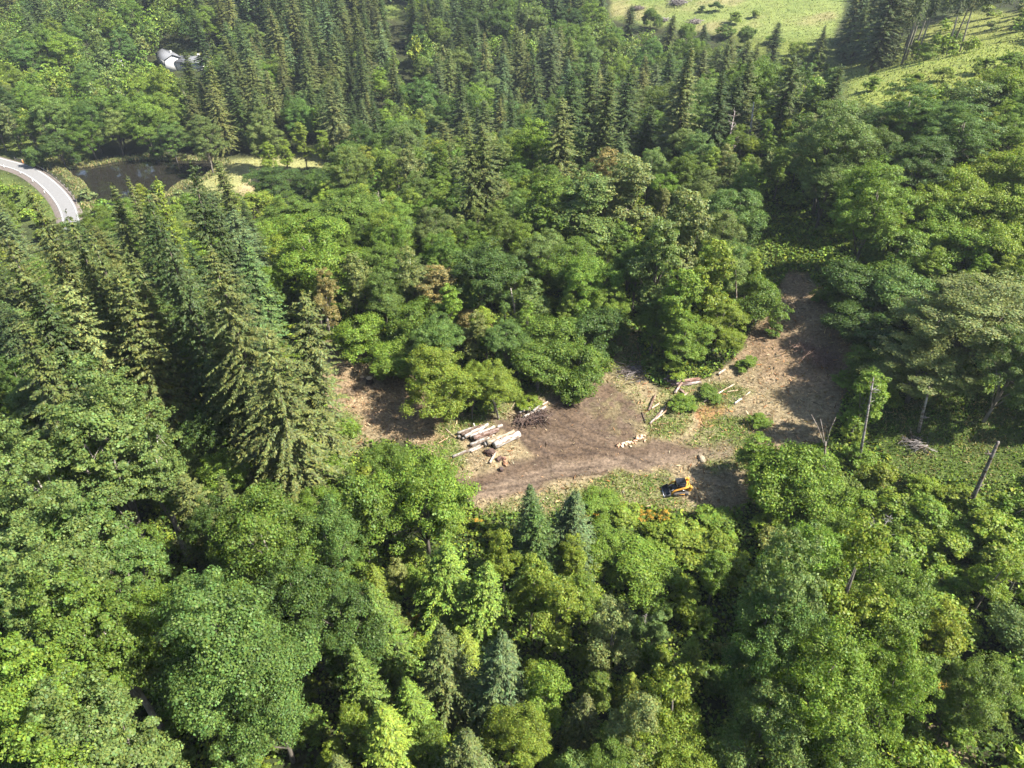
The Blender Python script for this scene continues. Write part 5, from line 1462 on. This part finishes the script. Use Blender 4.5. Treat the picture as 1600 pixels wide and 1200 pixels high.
ZONES = [
    ('on the far hill beyond the white house', lambda x, y: x < 330 and y < 100), ('on the slope above the road bend', lambda x, y: x < 140 and y < 260),
    ('on the slope behind the pond\'s far bank', lambda x, y: x < 420 and y < 250), ('in the tall stand below the grey-roofed house', lambda x, y: x < 640 and y < 75),
    ('in the tall stand left of the shaded gap', lambda x, y: x < 660 and y < 165), ('at the foot of the stand by the pond meadow', lambda x, y: x < 650 and y < 262),
    ('between the shaded gap and the far meadow', lambda x, y: x < 960 and y < 75), ('in the valley below the shaded gap', lambda x, y: x < 800 and y < 165),
    ('in the valley below the far meadow\'s near corner', lambda x, y: x < 960 and y < 165), ('deep in the mid valley', lambda x, y: x < 900 and y < 265),
    ('along the lower edge of the far meadow', lambda x, y: x < 1240 and y < 150), ('on the rise between meadow and belt', lambda x, y: x < 1240 and y < 265),
    ('on the hilltop round the pasture', lambda x, y: y < 160), ('on the high slope over the bare track', lambda x, y: x >= 1240 and y < 430),
    ('in the dark stand before the pond', lambda x, y: x < 400 and y < 430), ('in the valley belt behind the tan litter', lambda x, y: x < 700 and y < 540),
    ('in the belt behind the log piles', lambda x, y: x < 900 and y < 640), ('in the belt behind the churned dirt', lambda x, y: x < 1180 and y < 640),
    ('in the dark wood round the big poplars', lambda x, y: x < 260 and y < 800), ('beside the shady gap at the huge fir', lambda x, y: x < 540 and y < 800),
    ('among the leaning poplars by the road', lambda x, y: x < 240), ('round the big deep green maple', lambda x, y: x < 500),
    ('among the young firs below the clearing', lambda x, y: x < 800), ('on the bramble slope below the loader', lambda x, y: x < 1130),
    ('on the hillside by the broken snag', lambda x, y: y < 850), ('in the shade of the lower-right group', lambda x, y: True)]
buckets = {}
for t_ in keep:
    if t_['label']: continue
    zi = next(i for i, (_, fn) in enumerate(ZONES) if fn(t_['px'], t_['py']))
    buckets.setdefault((zi, t_['name']), []).append(t_)
EXTREMES = [('tallest', lambda q: -q['h']), ('palest', lambda q: -q['lum']), ('darkest', lambda q: q['lum']), ('leftmost', lambda q: q['px']), ('rightmost', lambda q: -q['px']), ('smallest', lambda q: q['h']),
            ('nearest', lambda q: q['dep']), ('farthest', lambda q: -q['dep']), ('broadest', lambda q: -q['r']), ('slimmest', lambda q: q['r'] / q['h'])]
for (zi, nme), l in buckets.items():
    w = WORDS[nme]; zp = ZONES[zi][0]
    rest = list(l)
    if len(l) == 1: l[0]['label'] = f'single {w} {zp}' if nme != 'shrub' else f'lone leafy shrub {zp}'; continue
    for word, key in EXTREMES[: 10 if len(l) > 4 else 4]:
        if not rest: break
        best = min(l, key=key)
        if best in rest: best['label'] = f'{word} of the {w}s {zp}'; rest.remove(best)
    med = np.median([q['h'] for q in l]); ml = np.median([q['lum'] for q in l])
    bins = {}
    for q in rest: bins.setdefault((q['h'] > med, q['lum'] > ml), []).append(q)
    for (ta, br), m in bins.items():
        s = f"{'taller' if ta else 'shorter'}, {'lighter' if br else 'darker'} green {w} {zp}"
        for q in m: q['label'] = s
    for q in l: q['group'] = f'{w}s {zp}'

for t_ in keep:
    tm, cm, H, R = PROTO[t_['kind']][t_['var'] % len(PROTO[t_['kind']])]
    low = t_['kind'] == 'shrub'
    root = empty(t_['name'], (t_['x'], t_['y'], t_['z']), t_['rz'])
    root.rotation_euler = (random.gauss(0, .04), random.gauss(0, .04), t_['rz'])
    s = t_['r'] / R
    root.scale = (s * random.uniform(.93, 1.07), s, t_['h'] / H)
    tr = bpy.data.objects.new('trunk' if not low else 'stem', tm); cr = bpy.data.objects.new('crown' if not low else 'foliage', cm)
    for o in (tr, cr): COL.objects.link(o); o.parent = root
    cr.color = (*t_['col'], 1)
    k = random.uniform(.7, 1.2)
    tr.color = (.10 * k, .082 * k, .065 * k, 1) if 'fir' in t_['kind'] else (.12 * k, .105 * k, .085 * k, 1)
    if t_['kind'] in ('tallfir', 'poplar'): tr.color = (.21 * k, .185 * k, .155 * k, 1)
    tag(root, t_['label'], CATS[t_['name']], t_.get('group'))

# beyond the three hundred of a kind: one mass
far_ones = [q for q in far_ones if q['y'] < 140 or -170 < q['px'] < 1770]
fv, fc = [], []
cache = {}
for t_ in far_ones:
    key = (t_['kind'], t_['var'] % len(PROTO[t_['kind']]))
    if key not in cache:
        tm, cm, H, R = PROTO[key[0]][key[1]]
        v = np.empty(len(cm.vertices) * 3, np.float32); cm.vertices.foreach_get('co', v); v = v.reshape(-1, 4, 3)
        m_ = min(int(len(v) * .45), 1500); g_ = min(2.9, math.sqrt(len(v) / m_) * .95); sel = RNG.permutation(len(v))[:m_]; v = v[sel]; c = v.mean(1, keepdims=True); v = c + (v - c) * g_
        cache[key] = (v, H, R)
    v, H, R = cache[key]
    ca, sa = math.cos(t_['rz']), math.sin(t_['rz']); s = t_['r'] / R
    w = np.empty_like(v)
    w[..., 0] = (v[..., 0] * ca - v[..., 1] * sa) * s + t_['x']; w[..., 1] = (v[..., 0] * sa + v[..., 1] * ca) * s + t_['y']; w[..., 2] = v[..., 2] * t_['h'] / H + t_['z']
    fv.append(w.reshape(-1, 3)); fc.append(np.tile(t_['col'], (len(v), 1)))
if fv: col_mesh('forest', np.concatenate(fv), np.concatenate(fc), foliage_mat('far_foliage', .22, .4, .2, .55, 'Col'), 'far mass of small tree crowns filling in between the nearer trees')
print('TREES', {k: len(v) for k, v in by.items()}, 'individual', len(keep), 'mass', len(far_ones))

# ------------------------------------------------------------------ light, air, camera
SUN_EL, SUN_AZ = math.radians(50), math.radians(-16)      # azimuth measured from +X towards +Y
sd = Vector((math.cos(SUN_EL) * math.cos(SUN_AZ), math.cos(SUN_EL) * math.sin(SUN_AZ), math.sin(SUN_EL)))
L = bpy.data.lights.new('sun', 'SUN'); L.energy = 4.8; L.angle = math.radians(.5); L.color = (1.0, .95, .86)
lo = bpy.data.objects.new('sun', L); COL.objects.link(lo); lo.rotation_euler = (-sd).to_track_quat('-Z', 'Y').to_euler(); lo.location = (80, 0, 120)
W = bpy.data.worlds.new('World'); scene.world = W; W.use_nodes = True
nt = W.node_tree; bg = nt.nodes['Background']; sk = nt.nodes.new('ShaderNodeTexSky'); sk.sky_type = 'NISHITA'; sk.sun_disc = False
sk.sun_elevation = SUN_EL; sk.sun_rotation = math.pi / 2 - SUN_AZ
nt.links.new(sk.outputs[0], bg.inputs[0]); bg.inputs[1].default_value = .07

HAZE = True
if HAZE:
    t = NT('haze_air'); pv = t.n('ShaderNodeVolumePrincipled'); pv.inputs['Color'].default_value = (.80, .88, 1, 1); pv.inputs['Density'].default_value = 0.00012; pv.inputs['Anisotropy'].default_value = .2
    t.t.links.new(pv.outputs[0], t.out.inputs['Volume'])
    hb = MB().box((0, 2000 - 250, 60), (4600, 5000, 180)).obj('haze', t.m); hb['kind'] = 'stuff'; hb['label'] = 'thin bluish air over the valley'
    hb.display_type = 'WIRE'

cam = bpy.data.cameras.new('camera'); co = bpy.data.objects.new('camera', cam); COL.objects.link(co)
cam.sensor_width = 36; cam.lens = 36 * F / 1600; cam.clip_start = .5; cam.clip_end = 9000
co.location = CAM; co.rotation_euler = (math.pi / 2 - P, 0, 0); scene.camera = co
vs = scene.view_settings; vs.view_transform = 'Standard'; vs.look = 'None'; vs.gamma = 1; vs.exposure = 1.95; vs.use_curve_mapping = False
scene.render.engine = 'CYCLES'; cy = scene.cycles
cy.max_bounces = 5; cy.diffuse_bounces = 2; cy.glossy_bounces = 2; cy.transmission_bounces = 3; cy.transparent_max_bounces = 4; cy.volume_bounces = 0
cy.use_denoising = True; cy.use_adaptive_sampling = True; cy.adaptive_threshold = .02
